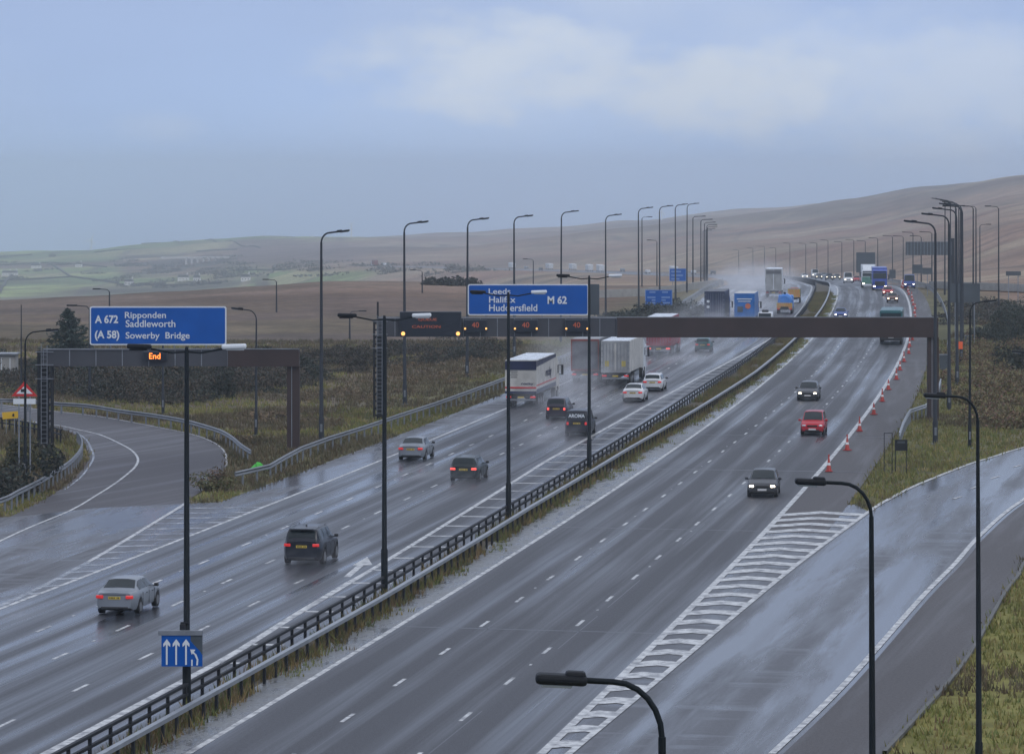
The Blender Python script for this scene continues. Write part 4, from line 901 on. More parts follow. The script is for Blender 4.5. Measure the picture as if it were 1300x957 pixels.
def make_car(shape, paint, label, cat='car', name='car', lights='off', front=False, simple=False, rails=False, plates=True, deck=None):
    S = SHAPES[shape]; L_, W, H, r = S['L'], S['W'], S['H'], S['r']; hw = W / 2
    belt = prof(S['belt']); roofk = prof([(-9, 0)] + S['roof'] + [(9, 0)])
    def wid(y): t = min(1, (L_ / 2 - abs(y)) / .70); return hw * (1 - .20 * (1 - t) ** 2.2)
    yw = (-S['wb'] / 2 - .02, S['wb'] / 2 + .08)
    def zb(y):
        b = .24 + .10 * max(0, (abs(y) - L_ / 2 + .3) / .3)
        for q in yw:
            d = abs(y - q); R_ = r + .055
            if d < R_: b = max(b, r + math.sqrt(R_ * R_ - d * d))
        return b
    def sec(y):
        w_ = wid(y); zt = belt(y); k = roofk(y); zr_ = zt + .03 + (H - zt - .03) * k; b = zb(y)
        rw = lerp(w_ * .86, S['roofw'] * hw / .62 * .66 if False else S['roofw'], min(1, k * 1.0)) if k > 0 else w_ * .86
        g = lerp(w_ * .90, rw, .5) + .02
        return [(w_ * .90, b), (w_ * .985, max(b + .02, .42)), (w_, max(b + .03, .66)), (w_ * .985, max(zt - .10, b + .04)), (w_ * .93, max(zt, b + .05)),
                (g, lerp(zt, zr_, .5)), (rw, zr_ - .045 * (k > 0)), (rw * .82, zr_), (0, zr_ + .02)]
    ys = sorted(set([round(v, 3) for v in np.linspace(-L_ / 2, L_ / 2, 26 if simple else 70)] + [p[0] for p in S['roof'] if abs(p[0]) < L_ / 2] + [-L_ / 2 + .04, L_ / 2 - .04]))
    t = thing(name, label, cat); vs = []; fs = []; n = 17
    for y in ys:
        q = sec(y); ring = [(x, z) for x, z in q] + [(-x, z) for x, z in q[-2::-1]]
        vs += [(x, y, z) for x, z in ring]
    n = 17
    for i in range(len(ys) - 1):
        for k in range(n - 1): fs.append((i * n + k, (i + 1) * n + k, (i + 1) * n + k + 1, i * n + k + 1))
    mb = MB(); mb.add(vs, fs, True); mb.add(vs[:n], [tuple(range(n))]); mb.add(vs[-n:], [tuple(range(n))])
    body = mb.build('body', paint, t)
    MB().box((0, 0, .42), (W * .80, L_ * .93, .40)).build('underbody', M['under'], t)
    MB().box((0, -L_ / 2 + .03, .34), (W * .66, .10, .11), None, .03).build('bumper', M['plastic'], t)
    MB().box((0, L_ / 2 - .03, .36), (W * .60, .10, .14), None, .03).build('bumper', M['plastic'], t)
    def panel(nm, ya, yb, f0, f1, off, m=6, full=False):
        v = []
        yy_ = np.linspace(ya, yb, m)
        for y in yy_:
            q = sec(y); a = q[6][0] * .93; z = q[7][1]
            for u in np.linspace(-1, 1, 5): v.append((u * a + off[0], y + off[1], (z if abs(u) < .9 else q[6][1] + .01) + off[2] + .012 * (1 - u * u)))
        MB().add(v, [tuple(f) for f in grid_faces(m, 5).tolist()], True).build(nm, M['glass'], t)
    e = .22 * (S['rw'][1] - S['rw'][0]) ; panel('rear_window', S['rw'][0] + e, S['rw'][1] - .02, 0, 1, (0, -.022, .016))
    panel('windscreen', S['ws'][0] + .02, S['ws'][1] - .06, 0, 1, (0, .016, .016))
    ya, yb = S['sw']; cuts = [(ya, yb)] if simple or shape in ('van', 'bigvan') else ([(ya, ya + (yb - ya) * .28), (ya + (yb - ya) * .31, ya + (yb - ya) * .60), (ya + (yb - ya) * .63, yb)] if shape in ('estate', 'suv', 'mpv') else [(ya, ya + (yb - ya) * .44), (ya + (yb - ya) * .48, yb)])
    for s in (-1, 1):
        for a, b in cuts:
            v = []; m = 8
            for y in np.linspace(a, b, m):
                q = sec(y); p4, p5, p6 = q[4], q[5], q[6]
                v += [(s * (lerp(p4[0], p5[0], .22) + .012), y, lerp(p4[1], p5[1], .22)), (s * (p5[0] + .014), y, p5[1]), (s * (lerp(p5[0], p6[0], .86) + .010), y, lerp(p5[1], p6[1], .86))]
            MB().add(v, [tuple(f) for f in grid_faces(m, 3).tolist()], True).build('side_window', M['glass'], t)
        x = s * (hw + .10); yy_ = S['ws'][1] - .28
        mm_ = MB().box((x - s * .01, yy_, belt(yy_) + .06), (.20, .12, .15), None, .04); mm_.box((x - s * .12, yy_, belt(yy_) + .01), (.12, .05, .04)); mm_.build('door_mirror', M['plastic'] if not front else paint, t)
        if not simple:
            for yh in (-.35, .55): MB().box((s * (hw + .004), yh, belt(yh) - .16), (.03, .18, .03)).build('door_handle', M['plastic'], t)
            sm = MB()
            for yh in (S['ws'][1] - .25, .0, -1.0):
                if shape != 'van' or yh > -.5: sm.box((s * (hw - .006), yh, .62), (.02, .014, .55))
            sm.build('door_seam', M['under'], t)
        for q in yw:
            wh = MB().cyl((s * (hw - .11), q, r), r, .21, 'x', 20).build('tyre' if False else 'wheel', M['tyre'], t)
            if not simple:
                rm = MB().cyl((s * (hw - .015), q, r), r * .62, .03, 'x', 14)
                for k in range(5):
                    a = 2 * math.pi * k / 5; rm.box((s * (hw + .002), q + math.cos(a) * r * .33, r + math.sin(a) * r * .33), (.02, .055, r * .55), Matrix.Rotation(math.pi / 2 - a, 3, 'X'))
                rm.build('rim', M['rim'], wh)
        # lamps
        zl = belt(-L_ / 2) - .13; tall = shape in ('mpv', 'van', 'bigvan'); tm = {'off': 'tailoff', 'tail': 'tail', 'brake': 'brake'}[lights if not front else 'off']
        MB().box((s * (wid(-L_ / 2) - .09), -L_ / 2 + .06, zl - (.05 if tall else 0)), (.32 if not tall else .16, .22, .14 if not tall else .20), Matrix.Rotation(s * .35, 3, 'Z'), .03).build('tail_light', M[tm], t)
        zf = belt(L_ / 2 - .12) - .07
        MB().box((s * (wid(L_ / 2) - .11), L_ / 2 - .10, zf), (.27, .24, .13), Matrix.Rotation(-s * .38, 3, 'Z'), .05).build('headlight', M['headon' if front and lights != 'off' else 'headoff'], t)
    if plates:
        p = MB().box((0, -L_ / 2 - .012, belt(-L_ / 2) - (.17 if shape != 'suv' else .2)), (.52, .02, .115)).build('number_plate', M['platey'], t)
        if not simple:
            m = MB()
            for k in range(7):
                if k != 4: m.box((-.19 + k * .063, -L_ / 2 - .0235, belt(-L_ / 2) - (.17 if shape != 'suv' else .2)), (.036, .004, .07))
            m.build('plate_characters', M['ink'], p)
        MB().box((0, L_ / 2 + .015, .45), (.52, .02, .115)).build('number_plate', M['platew'], t)
    MB().box((0, L_ / 2 - .01, belt(L_ / 2 - .12) - .10), (W * .42, .05, .13), None, .02).build('grille', M['under'], t)
    if not simple:
        MB().box((0, -L_ / 2 + .0, belt(-L_ / 2) - .035), (W * .55, .03, .02)).build('boot_seam', M['under'], t)
    if rails:
        for s in (-1, 1): MB().tube([(s * S['roofw'] * .92, -1.7, H - .02), (s * S['roofw'] * .92, -1.5, H + .05), (s * S['roofw'] * .92, .1, H + .05), (s * S['roofw'] * .92, .3, H - .03)], .018, 5).build('roof_rail', M['galvdull'], t)
    return t
def put(t, px, py, L_, away=True, yaw=0.0):
    """near end of the vehicle stands on the road at this pixel"""
    p = at(px, py + .0105 * (py - 233)); o, d = off_of(p.x, p.y); d2 = d + L_ / 2; q = P(d2, o, .03)
    t.location = q; t.rotation_euler = (0, 0, -head(d2) + (0 if away else math.pi) + yaw); return t
def put_off(t, px, off, L_, away=True, lo=640):
    d = find_d(px, off, lo) + L_ / 2; t.location = P(d, off, .03); t.rotation_euler = (math.atan((zr(d + 3) - zr(d - 3)) / 6) * (1 if away else -1), 0, -head(d) + (0 if away else math.pi)); return t
C = dict(silver=car_paint('silver', (.21, .235, .27)), black=car_paint('black', (.010, .013, .022)), dgreen=car_paint('dark_green', (.014, .024, .026)), dred=car_paint('dark_plum', (.040, .035, .050)),
 white=car_paint('white', (.62, .64, .66)), dgrey=car_paint('dark_grey', (.045, .048, .056)), red=car_paint('red', (.42, .012, .025)), blue=car_paint('blue', (.03, .07, .26)), teal=car_paint('teal', (.02, .10, .10)), bronze=car_paint('bronze', (.12, .05, .03)))
put(make_car('saloon', C['silver'], 'silver saloon car nearest the camera in the left lane', 'car', 'saloon_car', 'tail'), 145, 777, 4.6)
t = put(make_car('suv', C['black'], 'black off-road estate car with roof rails and yellow rear plate', 'car', 'suv', 'tail', rails=True), 382.5, 713.5, 4.5)
MB().box((0, -2.14, 1.72), (1.2, .22, .05), None, .02).build('roof_spoiler', C['black'], t); MB().box((0, -1.1, 1.80), (.05, .2, .10), None, .02).build('roof_aerial', M['plastic'], t)
put(make_car('saloon', C['silver'], 'silver saloon car beside the hard shoulder just behind the first median arms', 'car', 'saloon_car', 'tail'), 521, 582, 4.6)
put(make_car('estate', C['dgreen'], 'dark estate car with pale roof rails in the second lane', 'car', 'estate_car', 'brake', rails=True), 588, 609, 4.6)
put(make_car('mpv', C['dred'], 'dark car with bright brake lights close behind the navy striped lorry', 'car', 'car', 'brake'), 706, 530, 4.2)
t = put(make_car('van', C['black'], 'black van with pale lettering across its rear windows', 'van', 'van', 'tail'), 732, 551, 4.4)
text('AROMA', t, M['white'], -.60, 1.34, 1.20, .27, -2.24, 'lettering', .003, .035)
put(make_car('saloon', C['white'], 'white saloon car beside the hatched strip', 'car', 'saloon_car', 'tail'), 803, 508, 4.6)
put(make_car('estate', C['white'], 'white estate car just ahead of the white saloon', 'car', 'estate_car', 'tail', rails=False), 828, 494.5, 4.6)
put(make_car('hatch', C['teal'], 'grey-green hatchback under the gantry beyond the red lorry', 'car', 'hatchback_car', 'tail'), 892, 445, 4.1)
put(make_car('hatch', C['dgrey'], 'dark grey hatchback with lit headlights coming past the merge chevrons', 'car', 'hatchback_car', 'on', True), 966, 628, 4.1, False, .03)
put(make_car('mpv', C['red'], 'red people carrier coming towards the camera between two dark cars', 'car', 'people_carrier', 'off', True), 1031, 550, 4.2, False, .0)
put(make_car('estate', C['dgrey'], 'dark estate car with headlights on, behind the red people carrier', 'car', 'estate_car', 'on', True), 1025, 506.5, 4.6, False)
put(make_car('saloon', C['blue'], 'blue car with white headlights in the median lane beyond the gantry', 'car', 'saloon_car', 'on', True, True), 1067, 404, 4.6, False)
put(make_car('hatch', C['bronze'], 'bronze car with headlights on beside the far cones, nearer of two', 'car', 'hatchback_car', 'on', True, True), 1133, 383, 4.1, False)
put(make_car('hatch', C['red'], 'dark red car with headlights on just in front of the blue lorry', 'car', 'hatchback_car', 'on', True, True), 1127, 374.5, 4.1, False)
put_off(make_car('bigvan', C['white'], 'white van coming over the far crest left of the two lorries', 'van', 'van', 'on', True, True), 1077, 5.6, 5.4, False)
put_off(make_car('hatch', C['red'], 'distant red car between the white van and the lorries', 'car', 'car', 'off', True, True), 1088, 8.8, 4.1, False)
for px, o, c, sh, lb in ((1053, 5.6, 'dgrey', 'suv', 'distant dark car with headlights on, right of the median crest'), (1063, 9.0, 'dgrey', 'hatch', 'distant dark car with headlights on just left of the white van'),
                     (1040, 5.5, 'dgrey', 'saloon', 'distant dark car with headlights at the very crest of the median'), (1035, 9.0, 'white', 'bigvan', 'distant white van above the crest of the median barriers'), (1022, 2.0, 'white', 'hatch', 'furthest pale car with headlights, left of the crest'), (1046, 9.0, 'silver', 'estate', 'distant silver car with headlights near the crest')):
    put_off(make_car(sh, C[c], lb, 'car' if sh != 'bigvan' else 'van', 'car' if sh != 'bigvan' else 'van', 'on', True, True), px, o, 4.5, False)
t = make_car('bigvan', C['blue'], 'blue and white van on the slip road right of the cones', 'van', 'van', 'on', True, True); x, z = xz(1154.5, 355, 640); t.location = (x, 640, float(terrain_z(x, 640)) + .35); t.rotation_euler = (0, 0, math.pi - .1)
put_off(make_car('bigvan', C['white'], 'distant white van in the spray beyond the white lorry', 'van', 'van', 'off', False, True), 1006.5, -9, 5.4)
t = make_car('bigvan', C['white'], 'white high-roofed van with a rooftop unit, half hidden by the gantry beam', 'van', 'van', 'off', False, True); put(t, 971, 420, 5.4)
MB().box((0, -1.6, 2.55), (.8, .9, .3), None, .08).build('rooftop_unit', M['plastic'], t); MB().box((0, -2.72, 2.05), (1.5, .05, .5)).build('rear_screen', M['glass'], t)

def wheels_lorry(t, ys, hw, r=.5, w_=.3, simple=False):
    for s in (-1, 1):
        for y in ys:
            wh = MB().cyl((s * (hw - w_ / 2 - .02), y, r), r, w_, 'x', 18).build('wheel', M['tyre'], t)
            if not simple: MB().cyl((s * (hw - .01), y, r), r * .55, .04, 'x', 12).build('rim', M['rim'], wh)
def make_lorry(label, H=4.0, L_=16.0, W=2.55, side='white', rear='white', roof=None, front=False, simple=False, cabcol='white', box_l=None, lights='tail', doors=True, name='lorry', cab_h=3.6, cat='lorry', floor=1.15):
    t = thing(name, label, cat); hw = W / 2; y0 = -L_ / 2; yc = L_ / 2 - 2.2; bl = yc - y0 - .5
    mats = lambda n: M.get(n) or C.get(n) or MATS[n]
    bx = MB().box((0, y0 + bl / 2, (H + floor) / 2), (W, bl, H - floor), None, .04).build('box_body', mats(side), t)
    if roof: MB().box((0, y0 + bl / 2, H + .012), (W - .1, bl - .1, .03)).build('roof', mats(roof), t)
    fr = MB()
    for z in (H - .09, floor + .09): fr.box((0, y0 - .012, z), (W + .02, .06, .18))
    for s in (-1, 1): fr.box((s * (hw - .05), y0 - .014, (H + floor) / 2), (.12, .05, H - floor - .1))
    fr.build('rear_frame', mats('galvdull') if rear == 'white' else mats(rear), bx)
    if doors:
        for s in (-1, 1):
            d = MB().box((s * (hw * .5 - .01), y0 - .02, (H + floor) / 2), (hw - .15, .03, H - floor - .38)).build('rear_door', mats(rear), bx)
            if not simple:
                q = MB()
                for xx in (.16, .38, .62, .84): q.tube([(s * xx * hw, y0 - .055, floor + .2), (s * xx * hw, y0 - .055, H - .2)], .018, 5)
                for zz in np.linspace(floor + .4, H - .4, 5): q.box((s * .93 * hw, y0 - .05, zz), (.16, .03, .08))
                q.build('lock_rods', M['galvdull'], d)
    MB().box((0, y0 + bl / 2, floor - .18), (W * .5, bl, .3)).build('chassis', M['under'], t)
    MB().box((0, y0 + .08, .62), (W * .95, .12, .14), None, .03).build('rear_bumper', M['galvdull'], t)
    lm = M[{'tail': 'tail', 'brake': 'brake', 'off': 'tailoff'}[lights if not front else 'off']]
    for s in (-1, 1):
        MB().box((s * hw * .78, y0 - .02, .86), (.42, .06, .14), None, .02).build('tail_light', lm, t)
        MB().box((s * hw * .80, y0 + 3.2, .45), (.45, .03, .5)).build('mudflap', M['plastic'], t)
    MB().box((0, y0 - .01, .84), (.52, .03, .13)).build('number_plate', M['platey'], t)
    if not simple:
        for s in (-1, 1): MB().box((s * (hw - .04), y0 + bl * .55, .78), (.05, bl * .32, .42)).build('side_guard', M['galvdull'], t)
    wheels_lorry(t, [y0 + 1.6, y0 + 2.95, y0 + 4.3] if L_ > 11 else [y0 + 1.9], hw, simple=simple); wheels_lorry(t, [yc - .9, yc + 1.0] if L_ > 11 else [yc + 1.0], hw, simple=simple)
    # cab
    cm = mats(cabcol); cb = MB(); cw = 1.24; prof_ = [(yc, .7), (yc, cab_h), (yc + .5, cab_h), (yc + 1.75, cab_h - .55), (yc + 2.05, 2.15), (yc + 2.2, 1.4), (yc + 2.2, .45), (yc + 1.6, .45), (yc + 1.6, 1.0), (yc + .4, 1.0), (yc + .4, .7)]
    v = [(-cw, y, z) for y, z in prof_] + [(cw, y, z) for y, z in prof_]; n = len(prof_)
    cb.add(v, [tuple(range(n)), tuple(range(n, 2 * n))] + [(i, (i + 1) % n, (i + 1) % n + n, i + n) for i in range(n)]); cab = cb.build('cab', cm, t)
    a, b = (yc + 1.77, cab_h - .62), (yc + 2.07, 2.12); MB().add([(-cw + .1, a[0] + .02, a[1]), (cw - .1, a[0] + .02, a[1]), (cw - .1, b[0] + .02, b[1] - .05), (-cw + .1, b[0] + .02, b[1] - .05)], [(0, 1, 2, 3)]).build('windscreen', M['glass'], cab)
    MB().box((0, yc + 2.21, 1.25), (1.7, .05, .8), None, .02).build('grille', M['plastic'], cab); MB().box((0, yc + 2.24, .55), (2.4, .10, .32), None, .04).build('bumper', cm if simple else M['plastic'], cab)
    MB().box((0, yc + 1.65, cab_h - .44), (2.3, .5, .05), Matrix.Rotation(.4, 3, 'X')).build('sun_visor', M['plastic'], cab)
    for s in (-1, 1):
        MB().box((s * (cw + .003), yc + 1.2, 2.45), (.02, .8, .7)).build('side_window', M['glass'], cab)
        q = MB().box((s * (cw + .28), yc + 1.9, 2.35), (.20, .14, .85), None, .04); q.box((s * (cw + .12), yc + 1.85, 2.75), (.3, .05, .05)); q.box((s * (cw + .12), yc + 1.85, 1.98), (.3, .05, .05)); q.build('door_mirror', M['plastic'], cab)
        MB().box((s * .95, yc + 2.27, .78), (.36, .08, .2), None, .03).build('headlight', M['headon' if front else 'headoff'], cab)
    if not front or H > cab_h + .3: MB().add([(-1.1, yc + .05, cab_h), (1.1, yc + .05, cab_h), (1.1, yc + .05, H - .1), (-1.1, yc + .05, H - .1), (-1.0, yc + 1.3, cab_h - .25), (1.0, yc + 1.3, cab_h - .25)], [(0, 1, 2, 3), (3, 2, 5, 4), (0, 3, 4), (1, 5, 2), (0, 4, 5, 1)]).build('wind_deflector', cm, cab)
    return t, y0, hw, bl
for n, c, r in (('navy', (.012, .016, .06), .35), ('cream', (.52, .51, .48), .45), ('dirtygrey', (.12, .125, .14), .6), ('rust', (.20, .040, .030), .55), ('lredbody', (.24, .015, .030), .4), ('dnavy', (.02, .03, .075), .5),
                ('vivblue', (.01, .13, .42), .35), ('lorrygreen', (.10, .24, .19), .4), ('lorryblue', (.02, .06, .33), .3), ('dirtydoor', (.30, .31, .32), .55), ('tankblue', (.03, .20, .62), .3), ('coach', (.010, .10, .11), .3), ('roofwhite', (.66, .70, .74), .25)):
    MATS[n] = pmat('body_' + n, c, r, 0, var=.25, vscale=1.1)
# navy / cream artic
t, y0, hw, bl = make_lorry('white articulated lorry with navy top band and red stripe in the left lane', 3.85, 15.2, side='cream', rear='cream', roof='roofwhite', doors=False, lights='tail', cabcol='cream', cab_h=3.5)
b_ = [c for c in kids(t) if c.name.startswith('box_body')][0]
MB().box((0, y0 - .03, 3.42), (2.56, .03, .72)).build('top_band', MATS['navy'], b_); MB().box((0, y0 - .032, 1.62), (2.56, .03, .13)).build('stripe', M['redpaint'], b_); MB().box((0, y0 - .03, 1.24), (2.56, .03, .2)).build('lower_band', MATS['navy'], b_)
for s in (-1, 1):
    yb0, yb1 = y0 + .02, y0 + bl - .02
    MB().add([(s * (hw + .008), yb0, 3.3), (s * (hw + .008), yb1, 3.55), (s * (hw + .008), yb1, 3.84), (s * (hw + .008), yb0, 3.8)], [(0, 1, 2, 3)]).build('top_band', MATS['navy'], b_)
    MB().box((s * (hw + .006), y0 + bl / 2, 1.32), (.02, bl - .05, .34)).build('lower_band', MATS['dnavy'], b_); MB().box((s * (hw + .006), y0 + bl / 2, 1.78), (.02, bl - .05, .10)).build('stripe', M['redpaint'], b_)
c_ = text('rocky', t, MATS['navy'], 0, 0, 3.8, .95, 0, 'lettering', .004, .02); c_.rotation_euler = (R(90), 0, R(90)); c_.location = (hw + .03, y0 + 5.6, 2.25)
text('rocky', t, MATS['navy'], .05, 1.82, 1.0, .24, y0 - .06, 'lettering', .004, .02)
m = MB()
for i in range(4): m.box((-.55, y0 - .05, 2.95 - i * .16), (.62 - .1 * (i % 2), .01, .035))
m.build('printing', M['ink'], b_); put(t, 661, 515, 15.2)
# hazy box lorry, white box lorry, red lorry
t, *_ = make_lorry('rust framed grey box lorry half lost in the spray left of the white one', 4.05, 15.5, side='dirtygrey', rear='rust', roof='dirtydoor', doors=False, lights='tail'); MB().box((0, -15.5 / 2 - .03, 2.55), (2.1, .04, 2.4)).build('rear_door', MATS['dirtygrey'], t); put(t, 742.5, 485, 15.5)
t, y0, hw, bl = make_lorry('white box lorry with grubby rear doors in the middle lane', 4.0, 15.5, side='cream', rear='dirtydoor', roof='roofwhite', lights='tail'); put(t, 781, 487, 15.5)
for s in (-1, 1): MB().box((s * .75, y0 - .06, 1.95), (.36, .012, .5)).build('warning_sticker', M['chevy'], t)
t, y0, hw, bl = make_lorry('red lorry with a white roof passing under the gantry', 4.15, 13.5, side='lredbody', rear='lredbody', roof='roofwhite', lights='brake', cabcol='red'); put(t, 836, 451, 13.5)
t, y0, hw, bl = make_lorry('dark navy box lorry just beyond the gantry in the left lane', 4.45, 14.5, side='dnavy', rear='dnavy', roof='dirtygrey', lights='tail', cabcol='blue'); put(t, 907, 413, 14.5)
for a, z in ((-.8, 3.2), (-.8, 2.5)): MB().box((a, y0 - .07, z), (.35, .02, .3)).build('emblem', M['white'], t)
t, y0, hw, bl = make_lorry('bright blue box lorry with an orange heart-like mark on its rear', 4.2, 13, side='vivblue', rear='vivblue', roof='cream', lights='tail', cabcol='blue', doors=False); put(t, 945, 413, 13)
MB().box((-.0, y0 - .06, 3.5), (1.9, .02, .12)).build('text_line', M['white'], t); MB().box((-.0, y0 - .06, 3.2), (1.6, .02, .1)).build('text_line', M['white'], t)
MB().cyl((.45, y0 - .06, 2.6), .36, .03, 'y', 14).build('emblem', M['chevr'], t); MB().box((-.55, y0 - .06, 2.2), (.7, .02, .7)).build('emblem', M['signback'], t)
t, *_ = make_lorry('tall white lorry in the spray past the blue tanker', 4.6, 12, side='white', rear='dirtydoor', roof='roofwhite', lights='off', simple=True); MB().box((0, -6.06, 4.1), (2.3, .05, .5)).build('roof_band', MATS['dirtygrey'], t); put(t, 982, 377, 12)
t, *_ = make_lorry('furthest lorry, pale red box fading into the spray', 4.5, 13, side='rust', rear='rust', roof='roofwhite', lights='off', simple=True); put_off(t, 961, -15.5, 13)
# blue tanker with chevron board
t = thing('tanker_lorry', 'small blue tanker lorry with an orange chevron board', 'tanker lorry'); L_ = 7.5
MB().tube([(0, -3.6, 1.75), (0, -3.5, 1.75), (0, 1.4, 1.75), (0, 1.5, 1.75)], [.75, .98, .98, .8], 18).build('tank', MATS['tankblue'], t)
MB().box((0, -1, .85), (1.1, 5.6, .3)).build('chassis', M['under'], t); cb = MB().box((0, 2.65, 1.5), (2.1, 1.9, 1.9), None, .15).build('cab', MATS['tankblue'], t); MB().box((0, 3.6, 1.9), (1.8, .06, .7)).build('windscreen', M['glass'], cb)
bd = MB().box((0, -3.72, 1.15), (2.2, .06, .75)).build('chevron_board', M['chevy'], t); m = MB()
for i in range(4):
    for s in (-1, 1): m.add([(s * (.12 + i * .27), -3.76, .80), (s * (.25 + i * .27), -3.76, .80), (s * (.02 + i * .27), -3.76, 1.5), (s * (-.11 + i * .27 if i else 0), -3.76, 1.5)], [(0, 1, 2, 3)])
m.build('chevrons', M['chevr'], bd); MB().cyl((0, -2.8, 2.82), .18, .35).build('filler_cap', M['plastic'], t); MB().box((0, -3.7, .62), (2.1, .1, .12)).build('rear_bumper', M['plastic'], t)
for s in (-1, 1): MB().box((s * .85, -3.77, .68), (.3, .05, .12)).build('tail_light', M['tail'], t)
wheels_lorry(t, [-2.4, 2.5], 1.1, .45, .3); put(t, 996, 397, L_)
# maintenance truck with yellow chevrons
t = thing('works_truck', 'small works truck with yellow and orange chevrons beside the median', 'works truck')
MB().box((0, -.9, 1.45), (1.95, 3.6, 1.3), None, .06).build('box_body', M['signback'], t); MB().box((0, -2.71, 1.45), (1.9, .02, 1.25)).build('chevron_board', M['chevy'], t); cb = MB().box((0, 1.75, 1.25), (1.9, 1.6, 1.5), None, .2).build('cab', M['white'], t); MB().box((0, 2.5, 1.6), (1.6, .12, .6)).build('windscreen', M['glass'], cb)
m = MB()
for i in range(4):
    for s in (-1, 1): m.add([(s * (.1 + i * .24), -2.73, .85), (s * (.22 + i * .24), -2.73, .85), (s * (.0 + i * .24), -2.73, 2.05), (s * (-.12 + i * .24 if i else 0), -2.73, 2.05)], [(0, 1, 2, 3)])
m.build('chevrons', M['chevr'], t); MB().box((0, 1.5, 2.1), (1.2, .3, .14), None, .04).build('light_bar', M['chevr'], t); wheels_lorry(t, [-1.7, 1.7], .98, .38, .22, True)
MB().box((0, 0, .6), (1.0, 4.8, .3)).build('chassis', M['under'], t); put(t, 1008, 383, 5.4)
# oncoming: coach, blue lorry, white-green lorry
t = thing('coach', 'teal coach-like lorry crossing under the gantry beside the cones', 'coach'); Lc, hw, H = 11, 1.27, 3.9
bd = MB().box((0, -.1, (H + .5) / 2), (2.54, Lc - .2, H - .5), None, .18).build('body', MATS['coach'], t)
MB().add([(-1.1, Lc / 2 - .12, 3.55), (1.1, Lc / 2 - .12, 3.55), (1.15, Lc / 2 - .10, 2.2), (-1.15, Lc / 2 - .10, 2.2)], [(0, 1, 2, 3)]).build('windscreen', M['glass'], t)
MB().box((0, Lc / 2 - .12, 2.02), (2.3, .12, .22), None, .05).build('light_band', MATS['lorrygreen'], t)
MB().box((0, Lc / 2 - .1, .75), (2.5, .2, .55), None, .06).build('bumper', M['under'], t); MB().box((0, Lc / 2 + .02, .85), (.6, .03, .14)).build('number_plate', M['platew'], t)
for s in (-1, 1):
    MB().box((s * 1.28, -.3, 2.7), (.02, Lc - 2, .9)).build('side_window', M['glass'], t); MB().box((s * 1.5, Lc / 2 - .1, 2.9), (.2, .2, .5), None, .05).build('door_mirror', M['plastic'], t)
    MB().box((s * .95, Lc / 2 - .02, 1.15), (.35, .06, .18), None, .03).build('headlight', M['headoff'], t)
wheels_lorry(t, [-3.3, 3.0], 1.27); put(t, 1131, 436, Lc, False)
t, *_ = make_lorry('blue articulated lorry coming over the crest next to the cones', 3.9, 14, side='lorryblue', rear='lorryblue', front=True, simple=True, cabcol='lorryblue', cab_h=3.7); put(t, 1117, 366, 14, False)
t, *_ = make_lorry('white and pale green lorry alongside the blue one', 4.2, 13, side='white', rear='lorrygreen', front=True, simple=True, cabcol='white', cab_h=3.3); put_off(t, 1103, 5.7, 13, False)
MB().box((0, 13 / 2 + .03, 1.35), (2.4, .1, 1.3), None, .04).build('lower_panel', MATS['lorrygreen'], t)
# hazy far traffic down the left-hand curve
g = 'distant vehicles on the far descending motorway'
for i, (px, o, c, l2) in enumerate(((855, -14, 'white', 13), (822, -9, 'white', 5.2), (762, -14, 'white', 13), (748, -9, 'white', 12), (727, 6, 'white', 13), (697, 6, 'white', 13), (686, -12, 'dgrey', 4.5), (650, 6, 'white', 12), (668, 9, 'silver', 4.5), (790, 6, 'silver', 4.5), (880, 5, 'white', 4.8), (905, 9, 'dgrey', 4.5))):
    d = find_d(px, o, 900); big = l2 > 8
    v_ = thing('lorry' if big else 'car', 'tiny far-off %s %s on the descending left-hand curve, %s placed there' % ({'white': 'white', 'dgrey': 'dark', 'silver': 'silver'}[c], 'lorry' if big else 'car', ordn(i)), 'lorry' if big else 'car', P(d, o, .03), -head(d), g)
    hgt = 3.3 if big else 1.5; w_ = 2.5 if big else 1.8
    MB().box((0, 0, hgt / 2 + (.5 if big else .25)), (w_, l2, hgt - (.6 if big else .4)), None, .15).build('body', C[c], v_); MB().box((0, l2 / 2 - .4, hgt * .62), (w_ * .9, .9, hgt * .25)).build('windscreen', M['glass'], v_)
    wheels_lorry(v_, [-l2 * .32, l2 * .32], w_ / 2, .45 if big else .32, .25, True)

# ------------------------------------------------------------------ cones
def make_cone():
    t = thing('traffic_cone', 'orange and white traffic cone', 'traffic cone', group='traffic cones along the right edge line')
    MB().box((0, 0, .03), (.46, .46, .06), None, .02).build('base', M['conebase'], t)
    MB().tube([(0, 0, .05), (0, 0, .92)], [.17, .035], 14).build('body', M['conered'], t)
    MB().tube([(0, 0, .40), (0, 0, .62)], [.125, .078], 14).build('sleeve', M['conew'], t); return t
cone = None
cd = [235.5, 254, 273.5, 293, 310.5, 328, 345, 362, 379, 397, 414, 431]; cd += [431 + 17.5 * k for k in range(1, 15)]
for i, D in enumerate(cd):
    if cone is None: c0 = cone = make_cone(); ct = make_tree(cone)
    else: c0 = copy_tree(cone, ct)
    c0.location = P(D, 11.72 + .1 * math.sin(i * 2.3), .03); c0.rotation_euler = (0, 0, i * .7); c0.scale = (1.0, 1.0, 1.0)
    c0['label'] = 'orange traffic cone on the right edge line, %s counting away from the chevrons' % ordn(i)
    if i % 2 == 0 or i < 3:
        lmp = MB().box((0, 0, 1.0), (.10, .07, .16), None, .02).build('warning_lamp', M['conered'], c0)
t = thing('road_barrier', 'red and white striped barrier board at the far end of the cones', 'barrier board', P(672, 12.5, .03))
m = MB().box((0, 0, 1.0), (1.9, .06, .9)); m.build('board', M['conew'], t); m = MB()
